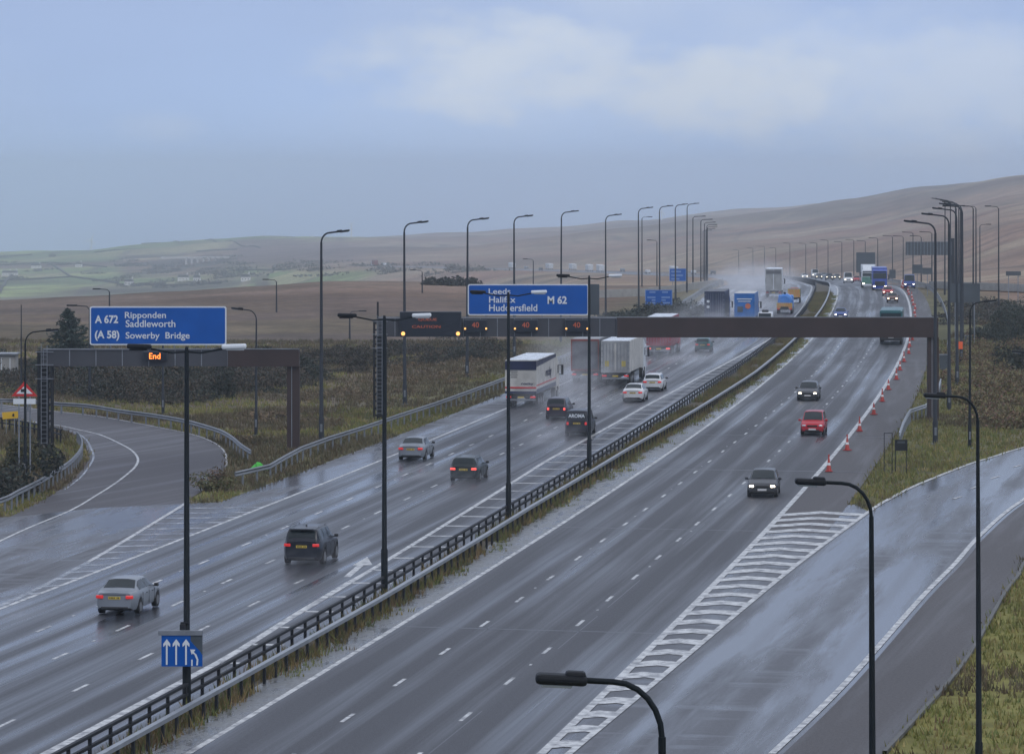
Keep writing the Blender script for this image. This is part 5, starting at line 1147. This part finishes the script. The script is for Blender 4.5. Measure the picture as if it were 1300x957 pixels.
for k in range(3): m.add([(-.9 + k * .6, -.04, .56), (-.65 + k * .6, -.04, .56), (-.35 + k * .6, -.04, 1.44), (-.6 + k * .6, -.04, 1.44)], [(0, 1, 2, 3)])
m.build('stripes', M['conered'], t); MB().box((0, .1, .3), (1.6, .5, .1)).build('foot', M['plastic'], t); MB().box((-.6, .1, .45), (.06, .06, .4)).build('leg', M['plastic'], t); MB().box((.6, .1, .45), (.06, .06, .4)).build('leg', M['plastic'], t)

# ------------------------------------------------------------------ vegetation
def inside(poly, X, Y):
    r = np.zeros(X.shape, bool); n = len(poly); j = n - 1
    for i in range(n):
        xi, yi = poly[i]; xj, yj = poly[j]
        c = ((yi > Y) != (yj > Y)) & (X < (xj - xi) * (Y - yi) / (yj - yi + 1e-12) + xi); r ^= c; j = i
    return r
EBv = np.vectorize(EB); WBv = np.vectorize(WB); SWv = np.vectorize(SW)
def on_tarmac(X, Y):
    off, d = off_of(X, Y)
    m = ((off > -21.15) & (off < EBv(d) + .05)) | ((off > WBv(d) - .1) & (off < 11.3)) | ((off >= 11.2) & (off < SWv(d)) & (d > 195))
    return m | inside(slipL, X, Y) | inside(apron, X, Y) | inside(merge, X, Y)
def blades(name, X, Y, Z, hmin, hmax, pal, wts, w=.05, per=5, spread=.16, lean=.35):
    n = len(X); k = per; X = np.repeat(X, k) + RNG.normal(0, spread, n * k); Y = np.repeat(Y, k) + RNG.normal(0, spread, n * k); Z = np.repeat(Z, k)
    h = RNG.uniform(hmin, hmax, n * k) * np.repeat(RNG.uniform(.6, 1.3, n), k); a = RNG.uniform(0, math.pi, n * k); wx, wy = np.cos(a) * w, np.sin(a) * w
    lx_, ly_ = RNG.normal(0, lean, n * k) * h, RNG.normal(0, lean, n * k) * h
    v = np.empty((n * k, 3, 3)); v[:, 0] = np.stack([X - wx, Y - wy, Z - .05], -1); v[:, 1] = np.stack([X + wx, Y + wy, Z - .05], -1); v[:, 2] = np.stack([X + lx_, Y + ly_, Z + h], -1)
    pal = np.array(pal); ci = np.repeat(RNG.choice(len(pal), n, p=wts), k); c = pal[ci] * RNG.uniform(.85, 1.15, (n * k, 1)) * np.repeat(.8 + .4 * vnoise(X[::k], Y[::k], 3.0, 77), k)[:, None]
    return np_mesh(name, v.reshape(-1, 3), np.arange(n * k * 3).reshape(-1, 3), M_LEAF, np.repeat(c, 3, axis=0), smooth=False)
GP = [(.155, .165, .050), (.20, .185, .062), (.25, .205, .085), (.15, .11, .06), (.12, .15, .048)]
GR = [(.100, .092, .052), (.125, .105, .060), (.155, .125, .075), (.105, .078, .050), (.085, .085, .045)]
# verge grass in view
def sample_view(n, d0, d1, x0=-60, x1=1360):
    D = np.sqrt(RNG.uniform(d0 * d0, d1 * d1, n)); px = RNG.uniform(x0, x1, n); return (px - 650) * D / FPX, D
X, Y = sample_view(120000, 105, 430); m = ~on_tarmac(X, Y); off, d = off_of(X, Y); m &= ~((off > -5) & (off < 0)); 
dens = np.where(Y > 300, .55, 1.0); m &= RNG.uniform(0, 1, len(X)) < dens; X, Y = X[m], Y[m]
pn = vnoise(X, Y, 9, 31); right = (off_of(X, Y)[0] > 0)
a = pn + RNG.normal(0, .05, len(X)) + .32 * right - .10
sel = a > .5
g_ = blades('verge_grass', X[sel], Y[sel], terrain_z(X[sel], Y[sel]), .12, .34, GP, [.34, .3, .2, .06, .10], .05, 5); tag(g_, kind='stuff')
g_ = blades('rough_grass', X[~sel], Y[~sel], terrain_z(X[~sel], Y[~sel]), .15, .42, GR, [.24, .26, .16, .24, .10], .05, 6); tag(g_, kind='stuff')
# median growth
n = 26000; d = np.sqrt(RNG.uniform(75 ** 2, 620 ** 2, n)); a0 = EBv(d) + .1; a1 = WBv(d) + .25; o = a0 + (a1 - a0) * RNG.beta(1.3, 1.3, n)
keep = vnoise(o * 3 + d * .05, d, 5, 41) > .30; d, o = d[keep], o[keep]
t_ = dXc(d); hh_ = np.hypot(1, t_); X = Xc(d) + o / hh_; Y = d - o * t_ / hh_
g_ = blades('median_grass', X, Y, np.interp(d, _zd, _zz), .14, .5, [(.15, .12, .05), (.20, .145, .07), (.085, .105, .04), (.12, .08, .045), (.13, .15, .045)], [.28, .22, .2, .14, .16], .035, 6, .14); tag(g_, kind='stuff')
# weeds in the wet channel
n = 2600; d = np.sqrt(RNG.uniform(110 ** 2, 600 ** 2, n)); o = WBv(d) + .1 + RNG.beta(1, 2.6, n) * 1.4; keep = vnoise(d, o * 0, 6, 44) > np.where(d > 230, .30, .55); d, o = d[keep], o[keep]
t_ = dXc(d); hh_ = np.hypot(1, t_); g_ = blades('channel_weeds', Xc(d) + o / hh_, d - o * t_ / hh_, np.interp(d, _zd, _zz) + .01, .08, .26, GP, [.4, .2, .1, .1, .2], .04, 6, .15); tag(g_, kind='stuff')

def leaf_cloud(cx, cy, cz, rx, ry, rz, n, size, pal, hollow=.35, lumps=5):
    """many small leaf quads spread through an uneven clump"""
    lc = RNG.normal(0, .42, (lumps, 3)) * np.array([1, 1, .7]); lr = RNG.uniform(.35, .75, lumps); pick = RNG.integers(0, lumps, n)
    dv = RNG.normal(0, 1, (n, 3)); dv /= np.linalg.norm(dv, axis=1)[:, None]; rad = lr[pick] * RNG.uniform(hollow, 1, n) ** .5
    p = lc[pick] + dv * rad[:, None]; p[:, 2] = np.abs(p[:, 2] + .35) ; p *= np.array([rx, ry, rz]) ; p += np.array([cx, cy, cz])
    a = RNG.normal(0, 1, (n, 3)); a /= np.linalg.norm(a, axis=1)[:, None]; b = np.cross(a, RNG.normal(0, 1, (n, 3))); b /= np.linalg.norm(b, axis=1)[:, None]
    s = size * RNG.uniform(.5, 1.4, (n, 1)); v = np.stack([p - a * s, p + b * s * .45, p + a * s, p - b * s * .45], 1)
    pal = np.array(pal); c = pal[RNG.integers(0, len(pal), n)] * RNG.uniform(.65, 1.35, (n, 1)); return v.reshape(-1, 3), np.repeat(c, 4, axis=0)
BR = [(.052, .052, .044), (.068, .058, .046), (.042, .050, .040), (.085, .064, .045)]
DK = [(.030, .040, .034), (.038, .048, .038), (.050, .048, .038)]
V, Cc = [], []
def scrub_at(px, py, hgt, wid_, n, pal=BR, size=.35):
    D = FPX * CAM_H / (py - HOR); x = (px - 650) * D / FPX; z = float(terrain_z(x, D)); v, c = leaf_cloud(x, D, z - .2, wid_, wid_ * .8, hgt, n, size, pal); V.append(v); Cc.append(c)
for i in range(150):       # the dense leafless thicket behind the exit slip
    px = RNG.uniform(-80, 640); t0 = np.interp(px, [-80, 40, 200, 300, 420, 560, 640], [496, 500, 514, 506, 478, 462, 452]); py = t0 - RNG.uniform(0, 1) * np.interp(px, [0, 300, 640], [36, 34, 18])
    scrub_at(px, py, (.5 + 2.6 * RNG.random() ** 1.6) * (1.0 if px < 330 else .55), RNG.uniform(1.4, 3.6), 1500, BR if RNG.random() < .6 else DK, .12)
for i in range(40):        # the bank under the far left sign
    px = RNG.uniform(775, 885); scrub_at(px, np.interp(px, [775, 905], [424, 400]) - RNG.uniform(0, 12), RNG.uniform(1.0, 1.9), RNG.uniform(2, 3.4), 900, DK, .2)
s_ = np_mesh('thicket', np.concatenate(V), np.arange(sum(len(q) for q in V)).reshape(-1, 4), M_LEAF, np.concatenate(Cc), smooth=False); tag(s_, kind='stuff')
V, Cc = [], []
for i in range(110):       # low heather and dead bracken on the right bank
    px = RNG.uniform(1200, 1360); py = RNG.uniform(405, 545); 
    if py > 520 and px < 1240: continue
    scrub_at(px, py, RNG.uniform(.5, 1.5), RNG.uniform(1.2, 2.8), 700, [(.15, .085, .062), (.18, .13, .070), (.12, .12, .060), (.17, .145, .07)], .13)
for i in range(46):
    px = RNG.uniform(1206, 1310); scrub_at(px, RNG.uniform(388, 412), RNG.uniform(.6, 1.3), RNG.uniform(2, 4), 600, BR, .2)
for i in range(60):        # tussocks between the exit slip and the motorway
    px = RNG.uniform(300, 640); py = np.interp(px, [300, 640], [575, 478]) - RNG.uniform(8, 60); scrub_at(px, py, RNG.uniform(.3, .8), RNG.uniform(1, 2.4), 420, [(.15, .105, .065), (.11, .09, .06), (.18, .135, .08)], .12)
s_ = np_mesh('bracken', np.concatenate(V), np.arange(sum(len(q) for q in V)).reshape(-1, 4), M_LEAF, np.concatenate(Cc), smooth=False); tag(s_, kind='stuff')
def bush(name, label, px, py, hgt, wid_, n, pal, size, cat='bush'):
    D = FPX * CAM_H / (py - HOR); x = (px - 650) * D / FPX; z = float(terrain_z(x, D)); t = thing(name, label, cat, (x, D, z))
    v, c = leaf_cloud(0, 0, 0, wid_, wid_, hgt, n, size, pal, .2); np_mesh('foliage', v, np.arange(len(v)).reshape(-1, 4), M_LEAF, c, smooth=False, parent=t)
    mb = MB()
    for k in range(7):
        a = RNG.uniform(0, 6.28); mb.tube([(0, 0, -.1), (math.cos(a) * wid_ * .25, math.sin(a) * wid_ * .25, hgt * .5), (math.cos(a) * wid_ * .45, math.sin(a) * wid_ * .45, hgt * .95)], [.04, .025, .01], 5)
    mb.build('stem', M['bark'], t); return t
bush('bush', 'scruffy brown-green clump on the tip of the grass nose by the barrier end', 264, 622, .75, 1.3, 1200, [(.12, .12, .055), (.13, .095, .055), (.09, .10, .045)], .09)
bush('bush', 'low reddish bush behind the barrier end on the grass nose', 280, 612, .7, .9, 700, [(.12, .075, .05), (.10, .085, .05)], .09)
bush('shrub', 'dark evergreen shrub low at the far left inside the slip road bend', 8, 628, 2.4, 2.2, 2200, DK, .16, 'shrub')
bush('shrub', 'olive shrub inside the slip road bend nearest the gantry ladder', 38, 598, 1.9, 1.7, 1600, [(.05, .055, .03), (.08, .075, .035)], .15, 'shrub')
bush('bush', 'dark bush at the right edge below the lamp arm', 1288, 470, 2.6, 2.0, 1800, DK, .18)
p = at(327, 600); t = thing('crumpled_sheet', 'crumpled bright green sheet caught behind the barrier', 'plastic sheet', p)
mb = MB(); gx = [[(i * .16 - .5 + RNG.normal(0, .03), j * .16 - .3 + RNG.normal(0, .03), max(.05, .55 * math.exp(-((i - 3.2) ** 2 + (j - 2) ** 2) / 5) + RNG.normal(0, .06)) + .15) for i in range(8)] for j in range(5)]
mb.add([q for r_ in gx for q in r_], [tuple(f) for f in grid_faces(5, 8).tolist()]); o_ = mb.build('sheet', M['greenbag'], t); sm = o_.modifiers.new('thickness', 'SOLIDIFY'); sm.thickness = .02
def conifer(label, px, ty, D, wid_, seed, dens=1.0, lean=0):
    x, ztop = xz(px, ty, D); g = float(terrain_z(x, D)); H = ztop - g; t = thing('conifer', label, 'conifer tree', (x, D, g)); rg = np.random.default_rng(seed)
    MB().tube([(0, 0, -.3), (0, 0, H * .5), (0, 0, H * .97)], [.18, .10, .02], 7).build('trunk', M['bark'], t)
    vs, cs = [], []; nl = int(26 * dens)
    for i in range(nl):
        u = (i + .5) / nl; z = H * (.08 + .9 * u); R_ = wid_ * (1 - u) ** .82 + .12; nb = int(6 + 8 * (1 - u))
        for b in range(nb):
            a = rg.uniform(0, 6.28); ln = R_ * rg.uniform(.6, 1.12); k = int(16 + 20 * (1 - u)); s = rg.uniform(0, 1, k); 
            px_ = math.cos(a) * s * ln + rg.normal(0, .08, k); py_ = math.sin(a) * s * ln + rg.normal(0, .08, k); pz = z + s * ln * .15 - (s ** 2) * ln * .22 + rg.normal(0, .07, k) + .25 * s ** 3 * ln
            p = np.stack([px_, py_, pz], -1); d_ = np.array([math.cos(a), math.sin(a), 0]) + rg.normal(0, .5, (k, 3)); d_ /= np.linalg.norm(d_, axis=1)[:, None]; e_ = np.cross(d_, rg.normal(0, 1, (k, 3))); e_ /= np.linalg.norm(e_, axis=1)[:, None]
            sz = rg.uniform(.12, .3, (k, 1)); vs.append(np.stack([p - d_ * sz, p + e_ * sz * .3, p + d_ * sz, p - e_ * sz * .3], 1).reshape(-1, 3))
            cs.append(np.repeat(np.array([(.040, .058, .050)]) * rg.uniform(.6, 1.6, (k, 1)), 4, axis=0))
    v = np.concatenate(vs); np_mesh('crown', v, np.arange(len(v)).reshape(-1, 4), M_LEAF, np.concatenate(cs), smooth=False, parent=t)
conifer('dark conifer with layered branches left of the Ripponden sign', 87, 391, 345, 3.6, 3)
HD = [(.045, .060, .050), (.055, .068, .052), (.038, .050, .044), (.065, .066, .050)]
for px, py, hg, wd_, lb in ((1306, 440, 8.6, 3.6, 'tallest dark bush at the right edge under the side road'), (1284, 436, 6.0, 3.0, 'dark bush just left of the tallest edge bush'), (1266, 432, 4.2, 2.4, 'low dark bush leftmost of the group on the right bank'), (1330, 440, 8.0, 4.0, 'dark bush mostly outside the right edge')):
    bush('bush', lb, px, py, hg * .62, wd_, 5200, HD, .13)
# low row of bushes where the moor meets the far motorway
for i, px in enumerate((545, 560, 573, 586, 600)):
    D = 640; x = (px - 650) * D / FPX; g = float(terrain_z(x, D)); t = thing('bush', 'dark bush on the moor crest left of the Leeds sign, %s from the left' % ordn(i), 'bush', (x, D, g), group='bushes on the moor crest')
    v, c = leaf_cloud(0, 0, 0, 2.2, 2, 1.2, 500, .28, DK, .2); np_mesh('foliage', v, np.arange(len(v)).reshape(-1, 4), M_LEAF, c, smooth=False, parent=t); MB().tube([(0, 0, -.1), (.1, 0, .9)], [.06, .03], 5).build('stem', M['bark'], t)

# ------------------------------------------------------------------ distant features
def turbine(label, px, ty, D, rot, hub_frac=.62, base=None):
    x, z = xz(px, ty, D); g = float(terrain_z(x, D)); H = z - g; hub = H * hub_frac; t = thing('wind_turbine', label, 'wind turbine', (x, D, g))
    MB().tube([(0, 0, -1), (0, 0, hub)], [H * .05, H * .03], 8).build('tower', M['turb'], t); n_ = MB().box((0, -H * .01, hub), (H * .07, H * .12, H * .07)).build('nacelle', M['turb'], t)
    for k in range(3):
        a = rot + k * 2 * math.pi / 3; m = MB(); bl_ = H * (1 - hub_frac) * .98
        m.tube([(0, -H * .05, hub), (math.sin(a) * bl_ * .3, -H * .05, hub + math.cos(a) * bl_ * .3), (math.sin(a) * bl_, -H * .05, hub + math.cos(a) * bl_)], [H * .02, H * .034, H * .012], 6); m.build('blade', M['turb'], t)
turbine('white wind turbine on the far green ridge at the left', 116, 296, 5200, .35)
turbine('small wind turbine on the ridge between the first two tall verge columns', 397, 296, 5300, 0)
turbine('white wind turbine showing behind the head of the first tall verge column', 446, 281, 5300, .9, .85)
turbine('faint white wind turbine behind the cluster of left verge columns', 840, 262, 5300, .1)
def cottage(label, px, py, D, w_=14, h_=3.4):
    w_ = w_ * .55
    x = (px - 650) * D / FPX; g = float(terrain_z(x, D)); t = thing('farmhouse', label, 'house', (x, D, g - .5)); MB().box((0, 0, h_ / 2), (w_, 6, h_)).build('wall', M['stone'], t)
    rf = MB().prism([(-w_ / 2 - .4, h_), (w_ / 2 + .4, h_), (w_ / 2 - .2, h_ + .1), (w_ / 2 - .8, h_ + 2.0), (-w_ / 2 + .8, h_ + 2.0)], -3.3, 3.3).build('roof', M['slate'], t); MB().box((w_ * .35, 0, h_ + 2.8), (1, 1, 1.6)).build('chimney', M['stone'], rf)
    for k in (-.3, 0, .3): MB().box((k * w_, -3.02, h_ * .55), (.6, .1, .8)).build('window', M['glass'], t)
def far_y(px, py):   # distance at which the land is seen at this apparent height
    ds = np.arange(2000, 5600, 25.0); z = terrain_z((px - 650) * ds / FPX, ds); a = HOR + (CAM_H - z) * FPX / ds; return float(ds[np.argmin(np.abs(a - py))])
for px, py, w_, lb in ((9, 350, 16, 'long white farmhouse furthest left on the green valley side'), (18, 350, 12, 'small white farmhouse right of the furthest left one'), (46, 341, 18, 'white farm above the valley floor at the left'), (100, 339, 12, 'pale farmhouse alone on the valley side above the conifer'), (164, 362, 13, 'white farmhouse above the left end of the Ripponden sign'),
                       (233, 356, 16, 'pale works building below the viaduct, left one'), (250, 357, 10, 'pale works building below the viaduct, right one'), (312, 357, 12, 'white farmhouse near the fold of the moor above the sign end')):
    cottage(lb, px, py, far_y(px, py), w_)
# viaduct across the clough
D = far_y(247, 334); xa, z = xz(205, 327.5, D); xb, _ = xz(292, 327.5, D); t = thing('viaduct', 'pale road viaduct crossing the wooded clough at the far left', 'bridge', ((xa + xb) / 2, D, z)); W = xb - xa
MB().box((0, 0, 0), (W, 10, 1.5)).build('deck', M['viad'], t); MB().box((0, -5.1, 1.1), (W, .3, .8)).build('parapet', M['viad'], t)
for k in range(6): x = -W * .14 + k * W * .085; h = 10 - 1.2 * abs(k - 2); MB().box((x, 0, -h / 2 - .8), (1.7, 8, h)).build('pier', M['viad'], t)
# walls and small woods that divide the far fields
WALLS = [((-30, 338), (60, 334)), ((60, 334), (135, 340)), ((0, 357), (90, 352)), ((90, 352), (150, 360)), ((60, 334), (90, 352)), ((20, 345), (0, 372)), ((300, 304), (420, 303)), ((210, 312), (300, 309)), ((300, 309), (330, 316)), ((250, 320), (300, 317)), ((300, 344), (400, 341)), ((340, 350), (350, 338)), ((120, 321), (200, 316)), ((150, 362), (280, 360)), ((-60, 326), (40, 324)), ((180, 305), (300, 303))]
for i, ((ax, ay_), (bx_, by_)) in enumerate(WALLS):
    da, db = far_y(ax, ay_), far_y(bx_, by_); pts = []
    for k in range(15):
        u = k / 14; pxx = lerp(ax, bx_, u); dd_ = lerp(da, db, u); x = (pxx - 650) * dd_ / FPX; pts.append((x, dd_, float(terrain_z(x, dd_)) - .1))
    a0 = Vector(pts[0]); m = MB()
    for k in range(14):
        a, b = Vector(pts[k]) - a0, Vector(pts[k + 1]) - a0; n_ = Vector((-(b - a).y, (b - a).x, 0)).normalized() * .9; u_ = Vector((0, 0, 1.5)); m.add([a - n_, b - n_, b + n_, a + n_, a - n_ + u_, b - n_ + u_, b + n_ + u_, a + n_ + u_], [(0, 1, 5, 4), (2, 3, 7, 6), (4, 5, 6, 7)])
    o = m.build('field_wall', M['drystone']); o.location = a0; tag(o, 'dark field boundary on the far left valley side, %s in the patchwork' % ordn(i), 'wall', 'field boundaries across the far valley')
V, Cc = [], []
for i in range(70):
    pxx = RNG.choice([RNG.uniform(-40, 130), RNG.uniform(150, 300), RNG.uniform(150, 300), RNG.uniform(300, 620)]); ayy = RNG.uniform(335, 352) if pxx > 300 else RNG.uniform(326, 366); dd_ = far_y(pxx, ayy); x = (pxx - 650) * dd_ / FPX
    v, c = leaf_cloud(x, dd_, float(terrain_z(x, dd_)) - 1, RNG.uniform(8, 26), RNG.uniform(8, 20), RNG.uniform(2.2, 4), 240, 1.1, [(.085, .09, .075), (.11, .095, .08), (.075, .085, .065)], .2); V.append(v); Cc.append(c)
s_ = np_mesh('woodland', np.concatenate(V), np.arange(sum(len(q) for q in V)).reshape(-1, 4), M_LEAF, np.concatenate(Cc), smooth=False); tag(s_, kind='stuff')
# field walls and parapet of the side road on the right
def wall_line(name, label, pts, h, mat, w_=.3):
    t0 = Vector(pts[0]); m = MB()
    for i in range(len(pts) - 1):
        a, b = Vector(pts[i]) - t0, Vector(pts[i + 1]) - t0; d = (b - a); d.z = 0; n_ = Vector((-d.y, d.x, 0)).normalized() * w_ / 2
        m.add([a - n_, b - n_, b + n_, a + n_, a - n_ + Vector((0, 0, h)), b - n_ + Vector((0, 0, h)), b + n_ + Vector((0, 0, h)), a + n_ + Vector((0, 0, h))], [(0, 1, 5, 4), (2, 3, 7, 6), (4, 5, 6, 7), (0, 4, 7, 3), (1, 2, 6, 5)])
    o = m.build(name, mat); o.location = t0; tag(o, label, 'wall'); return o
pts = []
for px, py, D in srd: x, _ = xz(px, py, D); pts.append((x, D - .4, float(terrain_z(x, D)) + .2))
wall_line('parapet', 'pale concrete parapet in front of the side road on the right', pts[2:], 1.25, M['concrete'], .35)
pts = []
for px, py, D in srd: x, _ = xz(px, py - 6, D + 12); pts.append((x, D + 12, float(terrain_z(x, D + 12)) + .1))
wall_line('wall', 'thin pale wall running behind the side road on the right', pts[1:], .8, M['concrete'], .3)
pts = [(*(lambda x, D: (x, D, float(terrain_z(x, D)) - .05))((px - 650) * D / FPX, D),) for px, D in ((700, 600), (760, 590), (820, 600), (862, 625), (890, 660), (915, 720))]
wall_line('wall', 'long pale rail wall curving over the moor left of the far motorway', pts, 1.3, M['concrete'], .3)
# gate / white rails at the left edge
x, z = xz(4, 476, 352); g = float(terrain_z(x, 352)); t = thing('shed', 'small pale-roofed shed at the left edge behind the slip road', 'shed', (x, 352, g)); MB().box((0, 0, 1.0), (2.6, 2.2, 2.0)).build('wall', M['concrete'], t); MB().box((0, -.1, 2.08), (3.0, 2.6, .14)).build('roof', M['galv'], t)
for k in (-.8, 0, .8): MB().box((k, -1.12, .9), (.08, .05, 1.6)).build('panel_rail', M['white'], t)

# ------------------------------------------------------------------ air: haze over everything, spray behind the lorries
def vol_mat(name, dens, col, noise=None, falloff=None):
    m = bpy.data.materials.new(name); m.use_nodes = True; t = m.node_tree; t.nodes.clear(); o = t.nodes.new('ShaderNodeOutputMaterial'); p = t.nodes.new('ShaderNodeVolumePrincipled')
    p.inputs['Color'].default_value = (*col, 1); p.inputs['Density'].default_value = dens; p.inputs['Anisotropy'].default_value = .2 if noise else .85; t.links.new(p.outputs[0], o.inputs['Volume'])
    if noise:
        c = t.nodes.new('ShaderNodeTexCoord'); n_ = t.nodes.new('ShaderNodeTexNoise'); n_.inputs['Scale'].default_value = noise; n_.inputs['Detail'].default_value = 2
        mp_ = t.nodes.new('ShaderNodeMapping'); mp_.inputs['Scale'].default_value = (2.2, 1, 2.2); t.links.new(c.outputs['Object'], mp_.inputs[0]); t.links.new(mp_.outputs[0], n_.inputs['Vector'])
        ln_ = t.nodes.new('ShaderNodeVectorMath'); ln_.operation = 'LENGTH'; t.links.new(c.outputs['Object'], ln_.inputs[0])
        r = t.nodes.new('ShaderNodeMapRange'); r.interpolation_type = 'SMOOTHSTEP'; r.inputs['From Min'].default_value = 1.0; r.inputs['From Max'].default_value = .25; r.inputs['To Min'].default_value = 0; r.inputs['To Max'].default_value = 1; t.links.new(ln_.outputs['Value'], r.inputs['Value'])
        r2 = t.nodes.new('ShaderNodeMapRange'); r2.inputs['From Min'].default_value = .3; r2.inputs['From Max'].default_value = .7; t.links.new(n_.outputs['Fac'], r2.inputs['Value'])
        q = t.nodes.new('ShaderNodeMath'); q.operation = 'MULTIPLY'; t.links.new(r.outputs[0], q.inputs[0]); t.links.new(r2.outputs[0], q.inputs[1])
        q2 = t.nodes.new('ShaderNodeMath'); q2.operation = 'MULTIPLY'; q2.inputs[1].default_value = dens; t.links.new(q.outputs[0], q2.inputs[0]); t.links.new(q2.outputs[0], p.inputs['Density'])
    return m
HAZE_D = 2.2e-4
hz = MB().box((0, 3700, -67), (9000, 8000, 256)).build('haze', vol_mat('haze', HAZE_D, (.905, .97, 1.0))); hz.location = (0, 0, 0); tag(hz, kind='stuff')
hz.scale = (1, 1, 1)
def spray(o, d, size, dens, n=1.5):
    """one soft cloud of road spray; the mesh is a unit ball scaled to size"""
    bm = bmesh.new(); bmesh.ops.create_icosphere(bm, subdivisions=3, radius=1); me = bpy.data.meshes.new('road_spray'); bm.to_mesh(me); bm.free()
    key = 'spray_%g_%g' % (dens, n); m = MATS.get(key) or MATS.setdefault(key, vol_mat(key, dens, (.95, .96, 1.0), n)); me.materials.append(m)
    ob_ = bpy.data.objects.new('road_spray', me); link(ob_); ob_.location = P(d, o, size[2] * .35); ob_.scale = size; ob_.rotation_euler = (0, 0, -head(d)); tag(ob_, kind='stuff')
spray(-13.4, 298, (4.8, 18, 2.4), .06); spray(-15.5, 326, (5.0, 20, 3.8), .035); spray(-18.5, 352, (6, 24, 5.2), .04)
spray(-9.5, 262, (3.0, 12, 1.6), .04); spray(-11, 372, (7, 24, 2.6), .03)
spray(-13, 440, (9, 40, 3.5), .025); spray(-13, 520, (10, 50, 4), .025); spray(-14, 640, (11, 70, 3.6), .022); spray(-15, 800, (12, 90, 4.5), .016)
spray(-8.9, 176, (2.2, 7, .9), .06); spray(-16.2, 152, (1.8, 6, .8), .05)
for o_, d_ in ((-12.7, 226), (-9.3, 222), (-9.6, 256), (-6.6, 249), (-9.8, 290), (-9.4, 306)): spray(o_, d_, (1.8, 8, 1.0), .05)

for o in bpy.data.objects:
    if o.get('category') and not o.get('kind'): o['kind'] = 'thing'
